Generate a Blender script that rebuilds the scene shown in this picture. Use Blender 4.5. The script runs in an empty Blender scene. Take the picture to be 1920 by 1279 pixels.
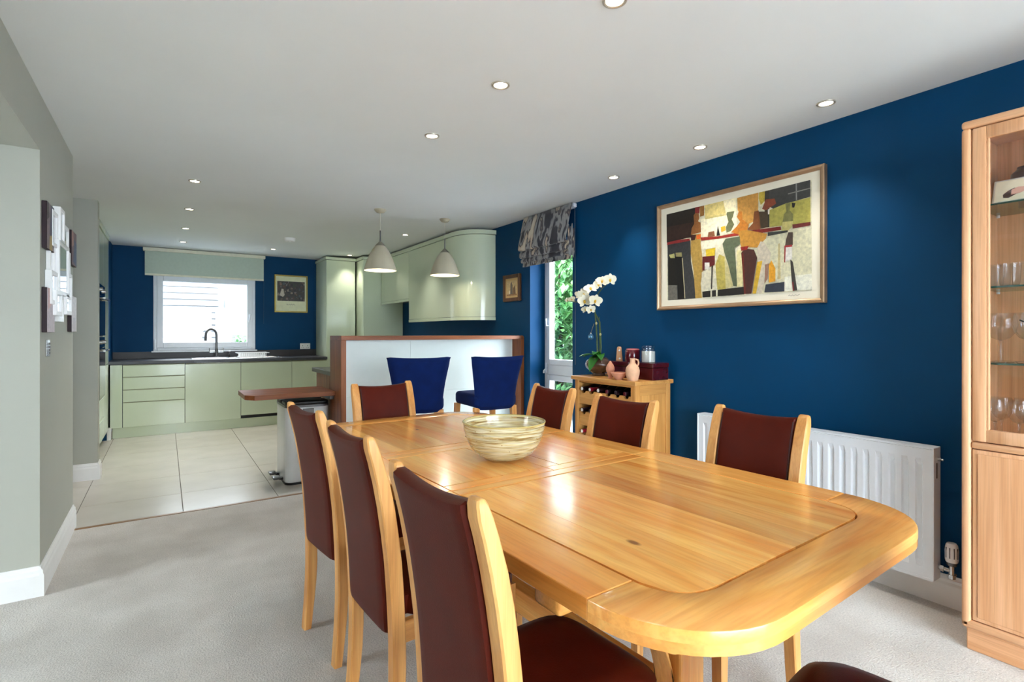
import bpy, bmesh, math, random
from mathutils import Vector, Matrix
random.seed(7)
scene = bpy.context.scene
COL = scene.collection
PI = math.pi

# ------------------------------------------------------------------ camera, sky, exposure
cam_d = bpy.data.cameras.new('camera'); cam = bpy.data.objects.new('camera', cam_d); COL.objects.link(cam)
cam_d.sensor_width = 36.0; cam_d.lens = 980.0/1920.0*36.0; cam_d.shift_y = -13.5/1920.0
cam_d.clip_start = 0.02
cam.location = (0, 0, 1.25)
cam.rotation_euler = (PI/2, 0, -math.atan(650.0/980.0))
scene.camera = cam
scene.cycles.transparent_max_bounces = 40
vs = scene.view_settings
vs.view_transform = 'Standard'; vs.look = 'None'; vs.gamma = 1.0; vs.use_curve_mapping = False
vs.exposure = 0.52
SKY = 15.0
w = bpy.data.worlds.new('sky'); scene.world = w; w.use_nodes = True
wn = w.node_tree.nodes; wl = w.node_tree.links
bg = wn['Background']; bg.inputs['Strength'].default_value = SKY
wtc = wn.new('ShaderNodeTexCoord'); wns = wn.new('ShaderNodeTexNoise'); wns.inputs['Scale'].default_value = 2.0
wr = wn.new('ShaderNodeValToRGB')
wr.color_ramp.elements[0].color = (0.66, 0.83, 1.0, 1); wr.color_ramp.elements[1].color = (.86, .94, 1.0, 1)
wr.color_ramp.elements[0].position = .3; wr.color_ramp.elements[1].position = .6
wl.new(wtc.outputs['Generated'], wns.inputs['Vector']); wl.new(wns.outputs['Fac'], wr.inputs['Fac']); wl.new(wr.outputs['Color'], bg.inputs['Color'])

DOWN_W = 10.0      # downlight watts
PEND_W = 4.0      # pendant watts

# ------------------------------------------------------------------ helpers
def s2l(c):
    return tuple(((v/255.0)/12.92 if v/255.0 <= .04045 else ((v/255.0+.055)/1.055)**2.4) for v in c) + (1.0,)

MATS = {}
def new_mat(name):
    m = bpy.data.materials.new(name); m.use_nodes = True
    nt = m.node_tree; p = nt.nodes['Principled BSDF']
    return m, nt.nodes, nt.links, p

def setp(p, rough=.5, metal=0., coat=0., spec=.5, trans=0., ior=1.45, sheen=0., coatr=.05):
    p.inputs['Roughness'].default_value = rough; p.inputs['Metallic'].default_value = metal
    p.inputs['Coat Weight'].default_value = coat; p.inputs['Coat Roughness'].default_value = coatr
    p.inputs['Specular IOR Level'].default_value = spec
    p.inputs['Transmission Weight'].default_value = trans; p.inputs['IOR'].default_value = ior
    p.inputs['Sheen Weight'].default_value = sheen

def pm(name, col, rough=.5, var=.06, scale=18., bump=0., bscale=120., **k):
    """plain material with a little procedural mottling"""
    if name in MATS: return MATS[name]
    m, n, l, p = new_mat(name); setp(p, rough, **k)
    c = s2l(col)
    tc = n.new('ShaderNodeTexCoord'); ns = n.new('ShaderNodeTexNoise')
    ns.inputs['Scale'].default_value = scale; ns.inputs['Detail'].default_value = 4
    l.new(tc.outputs['Object'], ns.inputs['Vector'])
    r = n.new('ShaderNodeValToRGB')
    r.color_ramp.elements[0].position = .3; r.color_ramp.elements[1].position = .7
    r.color_ramp.elements[0].color = tuple(v*(1-var) for v in c[:3])+(1,)
    r.color_ramp.elements[1].color = tuple(min(1, v*(1+var)) for v in c[:3])+(1,)
    l.new(ns.outputs['Fac'], r.inputs['Fac']); l.new(r.outputs['Color'], p.inputs['Base Color'])
    if bump > 0:
        nb = n.new('ShaderNodeTexNoise'); nb.inputs['Scale'].default_value = bscale; nb.inputs['Detail'].default_value = 3
        l.new(tc.outputs['Object'], nb.inputs['Vector'])
        b = n.new('ShaderNodeBump'); b.inputs['Strength'].default_value = bump; b.inputs['Distance'].default_value = .004
        l.new(nb.outputs['Fac'], b.inputs['Height']); l.new(b.outputs['Normal'], p.inputs['Normal'])
    MATS[name] = m; return m

def wood(name, ca, cb, axis='y', rough=.35, coat=.0, rnd=.25, knots=False, freq=26., along=1.3):
    key = name+'_'+axis
    if key in MATS: return MATS[key]
    m, n, l, p = new_mat(key); setp(p, rough, coat=coat, coatr=.12)
    tc = n.new('ShaderNodeTexCoord'); oi = n.new('ShaderNodeObjectInfo')
    ad = n.new('ShaderNodeVectorMath'); ad.operation = 'ADD'
    mu = n.new('ShaderNodeMath'); mu.operation = 'MULTIPLY'; mu.inputs[1].default_value = 37.0
    l.new(oi.outputs['Random'], mu.inputs[0]); l.new(tc.outputs['Object'], ad.inputs[0]); l.new(mu.outputs[0], ad.inputs[1])
    mp = n.new('ShaderNodeMapping')
    sc = [freq]*3; sc['xyz'.index(axis)] = along
    mp.inputs['Scale'].default_value = sc
    l.new(ad.outputs['Vector'], mp.inputs['Vector'])
    n1 = n.new('ShaderNodeTexNoise'); n1.inputs['Scale'].default_value = 1.0; n1.inputs['Detail'].default_value = 5; n1.inputs['Distortion'].default_value = .8
    l.new(mp.outputs['Vector'], n1.inputs['Vector'])
    mp2 = n.new('ShaderNodeMapping'); sc2 = [freq*9]*3; sc2['xyz'.index(axis)] = along*6; mp2.inputs['Scale'].default_value = sc2
    l.new(ad.outputs['Vector'], mp2.inputs['Vector'])
    n2 = n.new('ShaderNodeTexNoise'); n2.inputs['Scale'].default_value = 1.0; n2.inputs['Detail'].default_value = 2
    l.new(mp2.outputs['Vector'], n2.inputs['Vector'])
    r = n.new('ShaderNodeValToRGB'); r.color_ramp.elements[0].position = .32; r.color_ramp.elements[1].position = .68
    r.color_ramp.elements[0].color = s2l(ca); r.color_ramp.elements[1].color = s2l(cb)
    l.new(n1.outputs['Fac'], r.inputs['Fac'])
    mx = n.new('ShaderNodeMix'); mx.data_type = 'RGBA'; mx.blend_type = 'MULTIPLY'; mx.inputs[0].default_value = .25
    l.new(r.outputs['Color'], mx.inputs[6])
    r2 = n.new('ShaderNodeValToRGB'); r2.color_ramp.elements[0].position = .35; r2.color_ramp.elements[1].position = .55
    r2.color_ramp.elements[0].color = (.62, .55, .5, 1); r2.color_ramp.elements[1].color = (1, 1, 1, 1)
    l.new(n2.outputs['Fac'], r2.inputs['Fac']); l.new(r2.outputs['Color'], mx.inputs[7])
    out = mx.outputs[2]
    if knots:
        vo = n.new('ShaderNodeTexVoronoi'); vo.inputs['Scale'].default_value = 4.0
        mp3 = n.new('ShaderNodeMapping'); sc3 = [1.6]*3; sc3['xyz'.index(axis)] = .8; mp3.inputs['Scale'].default_value = sc3
        l.new(ad.outputs['Vector'], mp3.inputs['Vector']); l.new(mp3.outputs['Vector'], vo.inputs['Vector'])
        r3 = n.new('ShaderNodeValToRGB'); r3.color_ramp.elements[0].position = .035; r3.color_ramp.elements[1].position = .075
        r3.color_ramp.elements[0].color = (.18, .09, .05, 1); r3.color_ramp.elements[1].color = (1, 1, 1, 1)
        l.new(vo.outputs['Distance'], r3.inputs['Fac'])
        mk = n.new('ShaderNodeMix'); mk.data_type = 'RGBA'; mk.blend_type = 'MULTIPLY'; mk.inputs[0].default_value = .8
        l.new(out, mk.inputs[6]); l.new(r3.outputs['Color'], mk.inputs[7]); out = mk.outputs[2]
    hs = n.new('ShaderNodeHueSaturation')
    ma = n.new('ShaderNodeMapRange'); ma.inputs['To Min'].default_value = 1-rnd; ma.inputs['To Max'].default_value = 1+rnd*.6
    l.new(oi.outputs['Random'], ma.inputs['Value']); l.new(ma.outputs['Result'], hs.inputs['Value'])
    l.new(out, hs.inputs['Color']); l.new(hs.outputs['Color'], p.inputs['Base Color'])
    b = n.new('ShaderNodeBump'); b.inputs['Strength'].default_value = .12; b.inputs['Distance'].default_value = .002
    l.new(n2.outputs['Fac'], b.inputs['Height']); l.new(b.outputs['Normal'], p.inputs['Normal'])
    MATS[key] = m; return m

def glass(name, tint=(255, 255, 255), refl=1.0, rough=0.0):
    """thin clear glass: see-through with a Fresnel reflection"""
    if name in MATS: return MATS[name]
    m = bpy.data.materials.new(name); m.use_nodes = True; n = m.node_tree.nodes; l = m.node_tree.links
    for x in list(n): n.remove(x)
    o = n.new('ShaderNodeOutputMaterial'); mix = n.new('ShaderNodeMixShader'); t = n.new('ShaderNodeBsdfTransparent'); g = n.new('ShaderNodeBsdfGlossy')
    t.inputs['Color'].default_value = s2l(tint); g.inputs['Roughness'].default_value = rough
    f = n.new('ShaderNodeLayerWeight'); f.inputs['Blend'].default_value = .5
    pw = n.new('ShaderNodeMath'); pw.operation = 'POWER'; pw.inputs[1].default_value = 5.0
    mm = n.new('ShaderNodeMath'); mm.operation = 'MULTIPLY_ADD'; mm.inputs[1].default_value = .8*refl; mm.inputs[2].default_value = .035*refl
    mm.use_clamp = True
    l.new(f.outputs['Facing'], pw.inputs[0]); l.new(pw.outputs[0], mm.inputs[0]); l.new(mm.outputs[0], mix.inputs['Fac'])
    l.new(t.outputs['BSDF'], mix.inputs[1]); l.new(g.outputs['BSDF'], mix.inputs[2]); l.new(mix.outputs['Shader'], o.inputs['Surface'])
    MATS[name] = m; return m

def emit(name, col, strength):
    if name in MATS: return MATS[name]
    m, n, l, p = new_mat(name)
    p.inputs['Base Color'].default_value = s2l(col); p.inputs['Emission Color'].default_value = s2l(col); p.inputs['Emission Strength'].default_value = strength
    MATS[name] = m; return m

# ---- mesh helpers
def B(): return bmesh.new()

def box(bm, x0, x1, y0, y1, z0, z1, bev=0., seg=1):
    r = bmesh.ops.create_cube(bm, size=1.0)
    vs_ = r['verts']
    for v in vs_:
        v.co = Vector((x0+(v.co.x+.5)*(x1-x0), y0+(v.co.y+.5)*(y1-y0), z0+(v.co.z+.5)*(z1-z0)))
    if bev > 0:
        es = list({e for v in vs_ for e in v.link_edges})
        bmesh.ops.bevel(bm, geom=es, offset=bev, segments=seg, affect='EDGES', profile=.5)
    return bm

def prism(bm, pts, z0, z1, axis='z', bev=0., seg=2, top_only=False):
    """extrude an outline; axis z: pts=(x,y); axis x: pts=(y,z); axis y: pts=(x,z)"""
    def mk(p, h):
        if axis == 'z': return (p[0], p[1], h)
        if axis == 'x': return (h, p[0], p[1])
        return (p[0], h, p[1])
    a = [bm.verts.new(mk(p, z0)) for p in pts]; b = [bm.verts.new(mk(p, z1)) for p in pts]
    n = len(pts); fs = []
    f0 = bm.faces.new(a); f1 = bm.faces.new(b); fs += [f0, f1]
    for i in range(n):
        fs.append(bm.faces.new((a[i], a[(i+1) % n], b[(i+1) % n], b[i])))
    bmesh.ops.recalc_face_normals(bm, faces=fs)
    if bev > 0:
        es = list(set(f1.edges)) if top_only else list(set(f1.edges) | set(f0.edges))
        bmesh.ops.bevel(bm, geom=es, offset=bev, segments=seg, affect='EDGES', profile=.5)
    return bm

def lathe(bm, prof, cx=0., cy=0., z=0., n=32, sx=1., sy=1.):
    """prof: list of (r, z)"""
    rings = []
    for r, h in prof:
        if r < 1e-5: rings.append([bm.verts.new((cx, cy, z+h))])
        else: rings.append([bm.verts.new((cx+r*sx*math.cos(2*PI*i/n), cy+r*sy*math.sin(2*PI*i/n), z+h)) for i in range(n)])
    fs = []
    for a, b in zip(rings, rings[1:]):
        if len(a) == 1 and len(b) == 1: continue
        for i in range(n):
            j = (i+1) % n
            if len(a) == 1: fs.append(bm.faces.new((a[0], b[i], b[j])))
            elif len(b) == 1: fs.append(bm.faces.new((a[i], b[0], a[j])))
            else: fs.append(bm.faces.new((a[i], b[i], b[j], a[j])))
    bmesh.ops.recalc_face_normals(bm, faces=fs)
    return bm

def tube(bm, pts, r, n=8, cap=True, flat=1.0):
    """round bar along a path; r a number or a list"""
    pts = [Vector(p) for p in pts]; rs = r if isinstance(r, (list, tuple)) else [r]*len(pts)
    rings = []; prev = None
    for i, p in enumerate(pts):
        d = (pts[min(i+1, len(pts)-1)]-pts[max(i-1, 0)]).normalized()
        if prev is None:
            up = Vector((0, 0, 1)) if abs(d.z) < .9 else Vector((1, 0, 0))
            u = d.cross(up).normalized()
        else:
            u = (prev-d*prev.dot(d)).normalized()
        prev = u; v = d.cross(u)
        rings.append([bm.verts.new(p+(u*math.cos(2*PI*k/n)+v*flat*math.sin(2*PI*k/n))*rs[i]) for k in range(n)])
    fs = []
    for a, b in zip(rings, rings[1:]):
        for k in range(n):
            fs.append(bm.faces.new((a[k], a[(k+1) % n], b[(k+1) % n], b[k])))
    if cap:
        fs.append(bm.faces.new(rings[0])); fs.append(bm.faces.new(rings[-1]))
    bmesh.ops.recalc_face_normals(bm, faces=fs)
    return bm

def arc(cx, cy, r, a0, a1, n=10):
    return [(cx+r*math.cos(math.radians(a0+(a1-a0)*i/n)), cy+r*math.sin(math.radians(a0+(a1-a0)*i/n))) for i in range(n+1)]

def wpos(o):
    v = Vector((0, 0, 0))
    while o is not None: v += o.location; o = o.parent
    return v

def obj(name, bm, mat, parent=None, smooth=False, world=True, ang=35):
    """one mesh object; the bmesh is in world coordinates unless world=False"""
    if parent is not None and world:
        bmesh.ops.translate(bm, verts=bm.verts, vec=-wpos(parent))
    if smooth:
        lim = math.radians(ang)
        for f in bm.faces: f.smooth = True
        for e in bm.edges:
            if len(e.link_faces) == 2 and e.calc_face_angle(0) > lim: e.smooth = False
    me = bpy.data.meshes.new(name); bm.to_mesh(me); bm.free()
    o = bpy.data.objects.new(name, me); COL.objects.link(o)
    for mm in (mat if isinstance(mat, list) else [mat]): me.materials.append(mm)
    if parent is not None: o.parent = parent
    return o

def tag(o, label, cat, group=None):
    o['label'] = label; o['category'] = cat
    if group: o['group'] = group
    return o

def thing(name, label, cat, loc=(0, 0, 0), rz=0., group=None):
    o = bpy.data.objects.new(name, None); o.empty_display_size = .1; COL.objects.link(o)
    o.location = loc; o.rotation_euler = (0, 0, rz)
    return tag(o, label, cat, group)

def struct(o, label=None):
    o['kind'] = 'structure'
    if label: o['label'] = label
    return o

def sgroup(name, loc=(0, 0, 0), label=None):
    o = bpy.data.objects.new(name, None); o.empty_display_size = .1; COL.objects.link(o); o.location = loc
    return struct(o, label)

def dup(root, loc, rz, label, group=None):
    def cp(o, par):
        c = o.copy(); COL.objects.link(c); c.parent = par
        for ch in list(o.children): cp(ch, c)
        return c
    r = cp(root, None); r.location = loc; r.rotation_euler = (0, 0, rz); r['label'] = label
    if group: r['group'] = group
    return r

def piece(me, name, parent, loc, rot=None):
    o = bpy.data.objects.new(name, me); COL.objects.link(o); o.parent = parent
    o.location = Vector(loc)-wpos(parent)
    if rot: o.rotation_euler = rot
    return o

def mesh_of(name, bm, mat):
    me = bpy.data.meshes.new(name); bm.to_mesh(me); bm.free(); me.materials.append(mat); return me

# ------------------------------------------------------------------ materials
M_NAVY = pm('navy_paint', (0, 60, 100), .55, var=.05, scale=3, bump=.05, bscale=260, spec=.16)
M_BEIGE = pm('beige_paint', (174, 175, 163), .6, var=.02, scale=3, bump=.04, bscale=260)
M_CEIL = pm('ceiling_paint', (230, 233, 230), .75, var=.015, scale=2, bump=.03, bscale=200)
M_GLOSSWHITE = pm('white_gloss_paint', (238, 238, 236), .28, var=.015)
M_PVC = pm('white_upvc', (225, 230, 236), .3, var=.015)
M_CREAM = pm('cream_gloss_lacquer', (210, 221, 194), .14, var=.015, scale=4, coat=.2)
M_WORK = pm('charcoal_laminate', (52, 54, 60), .35, var=.12, scale=60)
M_CHROME = pm('brushed_steel', (190, 190, 188), .22, var=.04, metal=1.)
M_STEELD = pm('dark_steel', (110, 110, 110), .35, var=.05, metal=1.)
M_BLACKG = pm('black_glass', (10, 11, 13), .06, var=.05, coat=.5)
M_DARK = pm('dark_plastic', (28, 28, 30), .4, var=.1)
M_OAK = lambda a: wood('honey_oak', (234, 150, 66), (252, 188, 102), a, rough=.22, coat=.3, rnd=.12, freq=15)
M_OAKK = lambda a: wood('honey_oak_knots', (232, 146, 62), (254, 194, 106), a, rough=.22, coat=.3, rnd=.2, knots=True, freq=13)
M_CHAIRW = lambda a: wood('light_oak', (206, 140, 72), (232, 176, 106), a, rough=.38, rnd=.06)
M_CAB = lambda a: wood('pale_oak', (214, 156, 108), (236, 184, 140), a, rough=.35, rnd=.03, along=.8)
M_BAR = lambda a: wood('red_iroko', (112, 58, 28), (156, 90, 48), a, rough=.42, rnd=.12, freq=18)
M_WINE = lambda a: wood('golden_oak', (202, 138, 66), (226, 168, 96), a, rough=.4, rnd=.08)
M_LEATHER = pm('oxblood_leather', (80, 23, 11), .38, var=.14, scale=9, bump=.12, bscale=420, spec=.12)
M_PIPING = pm('dark_leather_piping', (52, 22, 22), .4)
M_GLASS = glass('window_glass')
M_SHELFG = glass('green_edge_glass', (222, 238, 228))
M_STEM = glass('stemware_glass', (246, 248, 250), refl=1.6)
M_BLUEF = pm('navy_velvet', (5, 28, 80), .9, var=.14, scale=12, bump=.1, bscale=500, spec=.2)

def carpet_mat():
    m, n, l, p = new_mat('beige_carpet'); setp(p, .95, spec=.1, sheen=.2)
    tc = n.new('ShaderNodeTexCoord')
    a = n.new('ShaderNodeTexNoise'); a.inputs['Scale'].default_value = 3.2; a.inputs['Detail'].default_value = 5
    b = n.new('ShaderNodeTexNoise'); b.inputs['Scale'].default_value = 150; b.inputs['Detail'].default_value = 3
    l.new(tc.outputs['Object'], a.inputs['Vector']); l.new(tc.outputs['Object'], b.inputs['Vector'])
    r = n.new('ShaderNodeValToRGB'); r.color_ramp.elements[0].position = .35; r.color_ramp.elements[1].position = .7
    r.color_ramp.elements[0].color = s2l((206, 199, 190)); r.color_ramp.elements[1].color = s2l((226, 220, 212))
    l.new(a.outputs['Fac'], r.inputs['Fac'])
    r2 = n.new('ShaderNodeValToRGB'); r2.color_ramp.elements[0].position = .3; r2.color_ramp.elements[1].position = .7
    r2.color_ramp.elements[0].color = (.62, .62, .62, 1); r2.color_ramp.elements[1].color = (1, 1, 1, 1)
    l.new(b.outputs['Fac'], r2.inputs['Fac'])
    mx = n.new('ShaderNodeMix'); mx.data_type = 'RGBA'; mx.blend_type = 'MULTIPLY'; mx.inputs[0].default_value = .7
    l.new(r.outputs['Color'], mx.inputs[6]); l.new(r2.outputs['Color'], mx.inputs[7]); l.new(mx.outputs[2], p.inputs['Base Color'])
    bp = n.new('ShaderNodeBump'); bp.inputs['Strength'].default_value = .8; bp.inputs['Distance'].default_value = .006
    l.new(b.outputs['Fac'], bp.inputs['Height']); l.new(bp.outputs['Normal'], p.inputs['Normal'])
    return m
M_CARPET = carpet_mat()
M_TILE = pm('cream_floor_tile', (212, 207, 197), .22, var=.05, scale=3.5)
M_GROUT = pm('grey_grout', (92, 86, 78), .9)

# ------------------------------------------------------------------ the setting
CE = 2.4
# floors
o = struct(obj('floor', box(B(), -3.2, 3.0, -2.4, 4.31, -.12, 0), M_CARPET), 'beige wool carpet of the dining area')
fk = sgroup('floor_kitchen', (0, 4.33, 0), 'cream ceramic tile floor of the kitchen')
obj('grout_bed', box(B(), -2.2, 3.0, 4.335, 8.6, -.12, -.004), M_GROUT, fk)
TW = .62
tile_me = mesh_of('tile', box(B(), -TW/2+.002, TW/2-.002, -TW/2+.002, TW/2-.002, -.010, 0, .0015), M_TILE)
xs = [.105+TW*(i+.5) for i in range(-3, 5)]
half = {}
def tile_piece(x0, x1, y0, y1):
    key = (round(x1-x0, 3), round(y1-y0, 3))
    if key not in half:
        half[key] = mesh_of('tile', box(B(), -(x1-x0)/2+.002, (x1-x0)/2-.002, -(y1-y0)/2+.003, (y1-y0)/2-.003, -.010, 0, .0015), M_TILE)
    piece(half[key], 'tile', fk, ((x0+x1)/2, (y0+y1)/2, 0))
ys = [4.335, 4.85, 5.47, 6.09, 6.71, 7.33, 7.95]
for i in range(-3, 5):
    xa, xb = .105+TW*i, min(.105+TW*(i+1), 3.0)
    if xb-xa < .05: continue
    for ya, yb in zip(ys, ys[1:]): tile_piece(xa, xb, ya, yb)
struct(obj('trim_1', box(B(), -.5, 1.23, 4.306, 4.336, -.004, .004, .002), wood('threshold_oak', (120, 92, 66), (150, 118, 86), 'x')), 'slim wooden threshold strip between carpet and tiles')
# ceiling
struct(obj('ceiling', box(B(), -3.2, 3.0, -2.4, 8.6, CE, CE+.15), M_CEIL), 'white painted ceiling')
# right wall: navy, with the tall window opening
WY0, WY1, WZ0, WZ1 = 3.555, 4.20, .06, 2.12
bm = B()
box(bm, 3.0, 3.3, -2.4, WY0, 0, CE); box(bm, 3.0, 3.3, WY1, 8.75, 0, CE)
box(bm, 3.0, 3.3, WY0, WY1, WZ1, CE); box(bm, 3.0, 3.3, WY0, WY1, 0, WZ0)
struct(obj('wall_right', bm, M_NAVY), 'navy blue painted wall with a tall narrow window')
# back wall with the kitchen window
KX0, KX1, KZ0, KZ1 = -.135, 1.10, 1.02, 2.07
bm = B()
box(bm, -2.2, KX0, 8.45, 8.75, 0, CE); box(bm, KX1, 3.0, 8.45, 8.75, 0, CE)
box(bm, KX0, KX1, 8.45, 8.75, 0, KZ0); box(bm, KX0, KX1, 8.45, 8.75, KZ1, CE)
struct(obj('wall_back', bm, M_NAVY), 'navy blue kitchen wall with the sink window')
# left walls
bm = B(); box(bm, -3.2, -.5, 3.33, 4.40, 0, CE)
struct(obj('wall_left', bm, M_BEIGE), 'beige wall end between the two rooms')
bm = B(); box(bm, -.9, -.5, -2.4, 3.33, 2.13, CE)
struct(obj('wall_beam', bm, M_BEIGE), 'beige beam over the wide opening on the left')
struct(obj('wall_kitchen_left', box(B(), -2.2, -.485, 5.72, 5.86, 0, CE), M_BEIGE), 'narrow beige wall stub beside the oven tower')
struct(obj('wall_kitchen_side', box(B(), -1.2, -.57, 7.72, 8.45, 0, CE), M_NAVY), 'navy return wall left of the kitchen window')
bm = B(); box(bm, -2.3, -2.2, 5.86, 8.75, 0, CE)
box(bm, -2.3, -2.2, 4.40, 5.86, 0, CE)
struct(obj('wall_hall', bm, M_BEIGE), 'hall wall outside the view')
SY_0, SY_1 = 2.28, 3.24  # unseen side window, added to light the navy wall from the left
bm = B(); box(bm, -3.35, -3.2, -2.4, SY_0, 0, CE); box(bm, -3.35, -3.2, SY_1, 3.33, 0, CE); box(bm, -3.35, -3.2, SY_0, SY_1, 2.15, CE); box(bm, -3.35, -3.2, SY_0, SY_1, 0, .5)
struct(obj('wall_side', bm, M_BEIGE), 'far wall of the adjoining room with an added unseen window')
sd = sgroup('window_3', (-3.28, 2.76, .5), 'unseen white framed window added to the adjoining room')
for i in range(2):
    ya = SY_0+(SY_1-SY_0)/2*i; yb = ya+(SY_1-SY_0)/2
    bm = B(); box(bm, -3.31, -3.25, ya, ya+.05, .5, 2.15); box(bm, -3.31, -3.25, yb-.05, yb, .5, 2.15)
    box(bm, -3.31, -3.25, ya+.05, yb-.05, .5, .56); box(bm, -3.31, -3.25, ya+.05, yb-.05, 2.09, 2.15)
    lf = obj('sash', bm, M_PVC, sd)
    obj('pane', box(B(), -3.284, -3.278, ya+.05, yb-.05, .56, 2.09), M_GLASS, lf)
# wall behind the camera with wide patio doors
PX0, PX1, PZ1 = -.2, 2.8, 2.15
bm = B(); box(bm, -3.2, PX0, -2.55, -2.4, 0, CE); box(bm, PX1, 3.0, -2.55, -2.4, 0, CE); box(bm, PX0, PX1, -2.55, -2.4, PZ1, CE)
struct(obj('wall_front', bm, M_BEIGE), 'wall behind the viewer with wide patio doors')
pd = sgroup('door_1', (0, -2.48, 0), 'white framed patio doors behind the viewer')
for i in range(2):
    xa = PX0+(PX1-PX0)/2*i; xb = PX0+(PX1-PX0)/2*(i+1)
    bm = B(); box(bm, xa, xa+.05, -2.51, -2.45, 0, PZ1); box(bm, xb-.05, xb, -2.51, -2.45, 0, PZ1)
    box(bm, xa+.05, xb-.05, -2.51, -2.45, 0, .06); box(bm, xa+.05, xb-.05, -2.51, -2.45, PZ1-.06, PZ1)
    lf = obj('door_leaf', bm, M_PVC, pd)
    obj('pane', box(B(), xa+.05, xb-.05, -2.484, -2.478, .06, PZ1-.06), M_GLASS, lf)

# baseboards (moulded)
BBP = [(0, 0), (.018, 0), (.018, .10), (.014, .112), (.014, .124), (.008, .132), (.006, .142), (0, .142)]
def baseboard(name, p0, p1, nrm, label, pr=BBP):
    """p0->p1 along the wall, nrm = direction into the room"""
    bm = B(); a = []; b = []
    for t, h in pr:
        a.append(bm.verts.new((p0[0]+nrm[0]*t, p0[1]+nrm[1]*t, h))); b.append(bm.verts.new((p1[0]+nrm[0]*t, p1[1]+nrm[1]*t, h)))
    n_ = len(pr); fs = [bm.faces.new(a), bm.faces.new(b)]
    for i in range(n_): fs.append(bm.faces.new((a[i], a[(i+1) % n_], b[(i+1) % n_], b[i])))
    bmesh.ops.recalc_face_normals(bm, faces=fs)
    return struct(obj(name, bm, M_GLOSSWHITE), label)
baseboard('baseboard_left', (-.5, 3.33-.018), (-.5, 4.40), (1, 0), 'white moulded skirting along the beige wall')
baseboard('baseboard_jamb', (-3.2, 3.33), (-.5, 3.33), (0, -1), 'white moulded skirting on the wall end')
baseboard('baseboard_right', (3.0, -2.4), (3.0, WY0), (-1, 0), 'white skirting below the navy wall')
baseboard('baseboard_kitchen', (-2.2, 5.72), (-.485, 5.72), (0, -1), 'white skirting on the wall stub')
baseboard('baseboard_stub', (-.485, 5.72-.018), (-.485, 5.86), (1, 0), 'white skirting round the wall stub corner')
struct(obj('baseboard_return', box(B(), -.57, -.53, 7.70, 7.80, 0, .14, .003), M_GLOSSWHITE), 'short white skirting block at the end of the navy return wall')

# window_1: kitchen window
w1 = sgroup('window_1', ((KX0+KX1)/2, 8.5, KZ0), 'white framed kitchen window above the sink')
def frame_bm(x0, x1, z0, z1, y0, y1, t, tb=None, bev=.004):
    tb = tb or t; bm = B()
    box(bm, x0, x0+t, y0, y1, z0, z1, bev); box(bm, x1-t, x1, y0, y1, z0, z1, bev)
    box(bm, x0+t, x1-t, y0, y1, z0, z0+tb, bev); box(bm, x0+t, x1-t, y0, y1, z1-t, z1, bev)
    return bm
obj('window_frame', frame_bm(KX0, KX1, KZ0, KZ1, 8.47, 8.54, .045), M_PVC, w1)
sash = obj('sash', frame_bm(KX0+.04, KX1-.04, KZ0+.04, KZ1-.04, 8.455, 8.52, .07), M_PVC, w1)
obj('pane', box(B(), KX0+.11, KX1-.11, 8.488, 8.494, KZ0+.11, KZ1-.11), M_GLASS, w1)
bm = B(); box(bm, 1.018, 1.042, 8.43, 8.455, 1.50, 1.54, .004); tube(bm, [(1.03, 8.425, 1.53), (1.025, 8.42, 1.48), (1.012, 8.42, 1.42)], .009)
obj('window_handle', bm, M_PVC, sash, True)
bm = B(); box(bm, KX0+.008, KX0+.03, 8.44, 8.47, KZ0+.02, KZ0+.16, .004); obj('hinge', bm, M_PVC, w1)
obj('window_sill', box(B(), KX0-.02, KX1+.02, 8.425, 8.475, KZ0-.02, KZ0, .004), M_PVC, w1)

# window_2: tall window in the navy wall (lies in the plane x = 3.19)
w2 = sgroup('window_2', (3.2, (WY0+WY1)/2, WZ0), 'tall narrow white framed window in the navy wall')
def frame_x(y0, y1, z0, z1, x0, x1, t, bev=.004):
    bm = B(); box(bm, x0, x1, y0, y0+t, z0, z1, bev); box(bm, x0, x1, y1-t, y1, z0, z1, bev)
    box(bm, x0, x1, y0+t, y1-t, z0, z0+t, bev); box(bm, x0, x1, y0+t, y1-t, z1-t, z1, bev); return bm
obj('window_frame', frame_x(WY0, WY1, WZ0, WZ1, 3.18, 3.25, .045), M_PVC, w2)
obj('transom', box(B(), 3.175, 3.25, WY0+.045, WY1-.045, .845, .945, .004), M_PVC, w2)
for za, zb in ((.945, WZ1-.045), (WZ0+.045, .845)):
    s_ = obj('sash', frame_x(WY0+.045, WY1-.045, za, zb, 3.165, 3.23, .055), M_PVC, w2)
    obj('pane', box(B(), 3.20, 3.206, WY0+.1, WY1-.1, za+.055, zb-.055), M_GLASS, s_)
bm = B(); box(bm, 3.15, 3.17, 4.135, 4.16, .86, .96, .004); tube(bm, [(3.15, 4.147, .90), (3.13, 4.147, .885), (3.128, 4.147, .86)], .008)
obj('hinge', bm, M_PVC, w2, True)
bm = B(); tube(bm, [(3.165, 4.12, 1.33), (3.14, 4.12, 1.33), (3.135, 4.12, 1.40)], .008); obj('window_handle', bm, M_PVC, w2, True)

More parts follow.
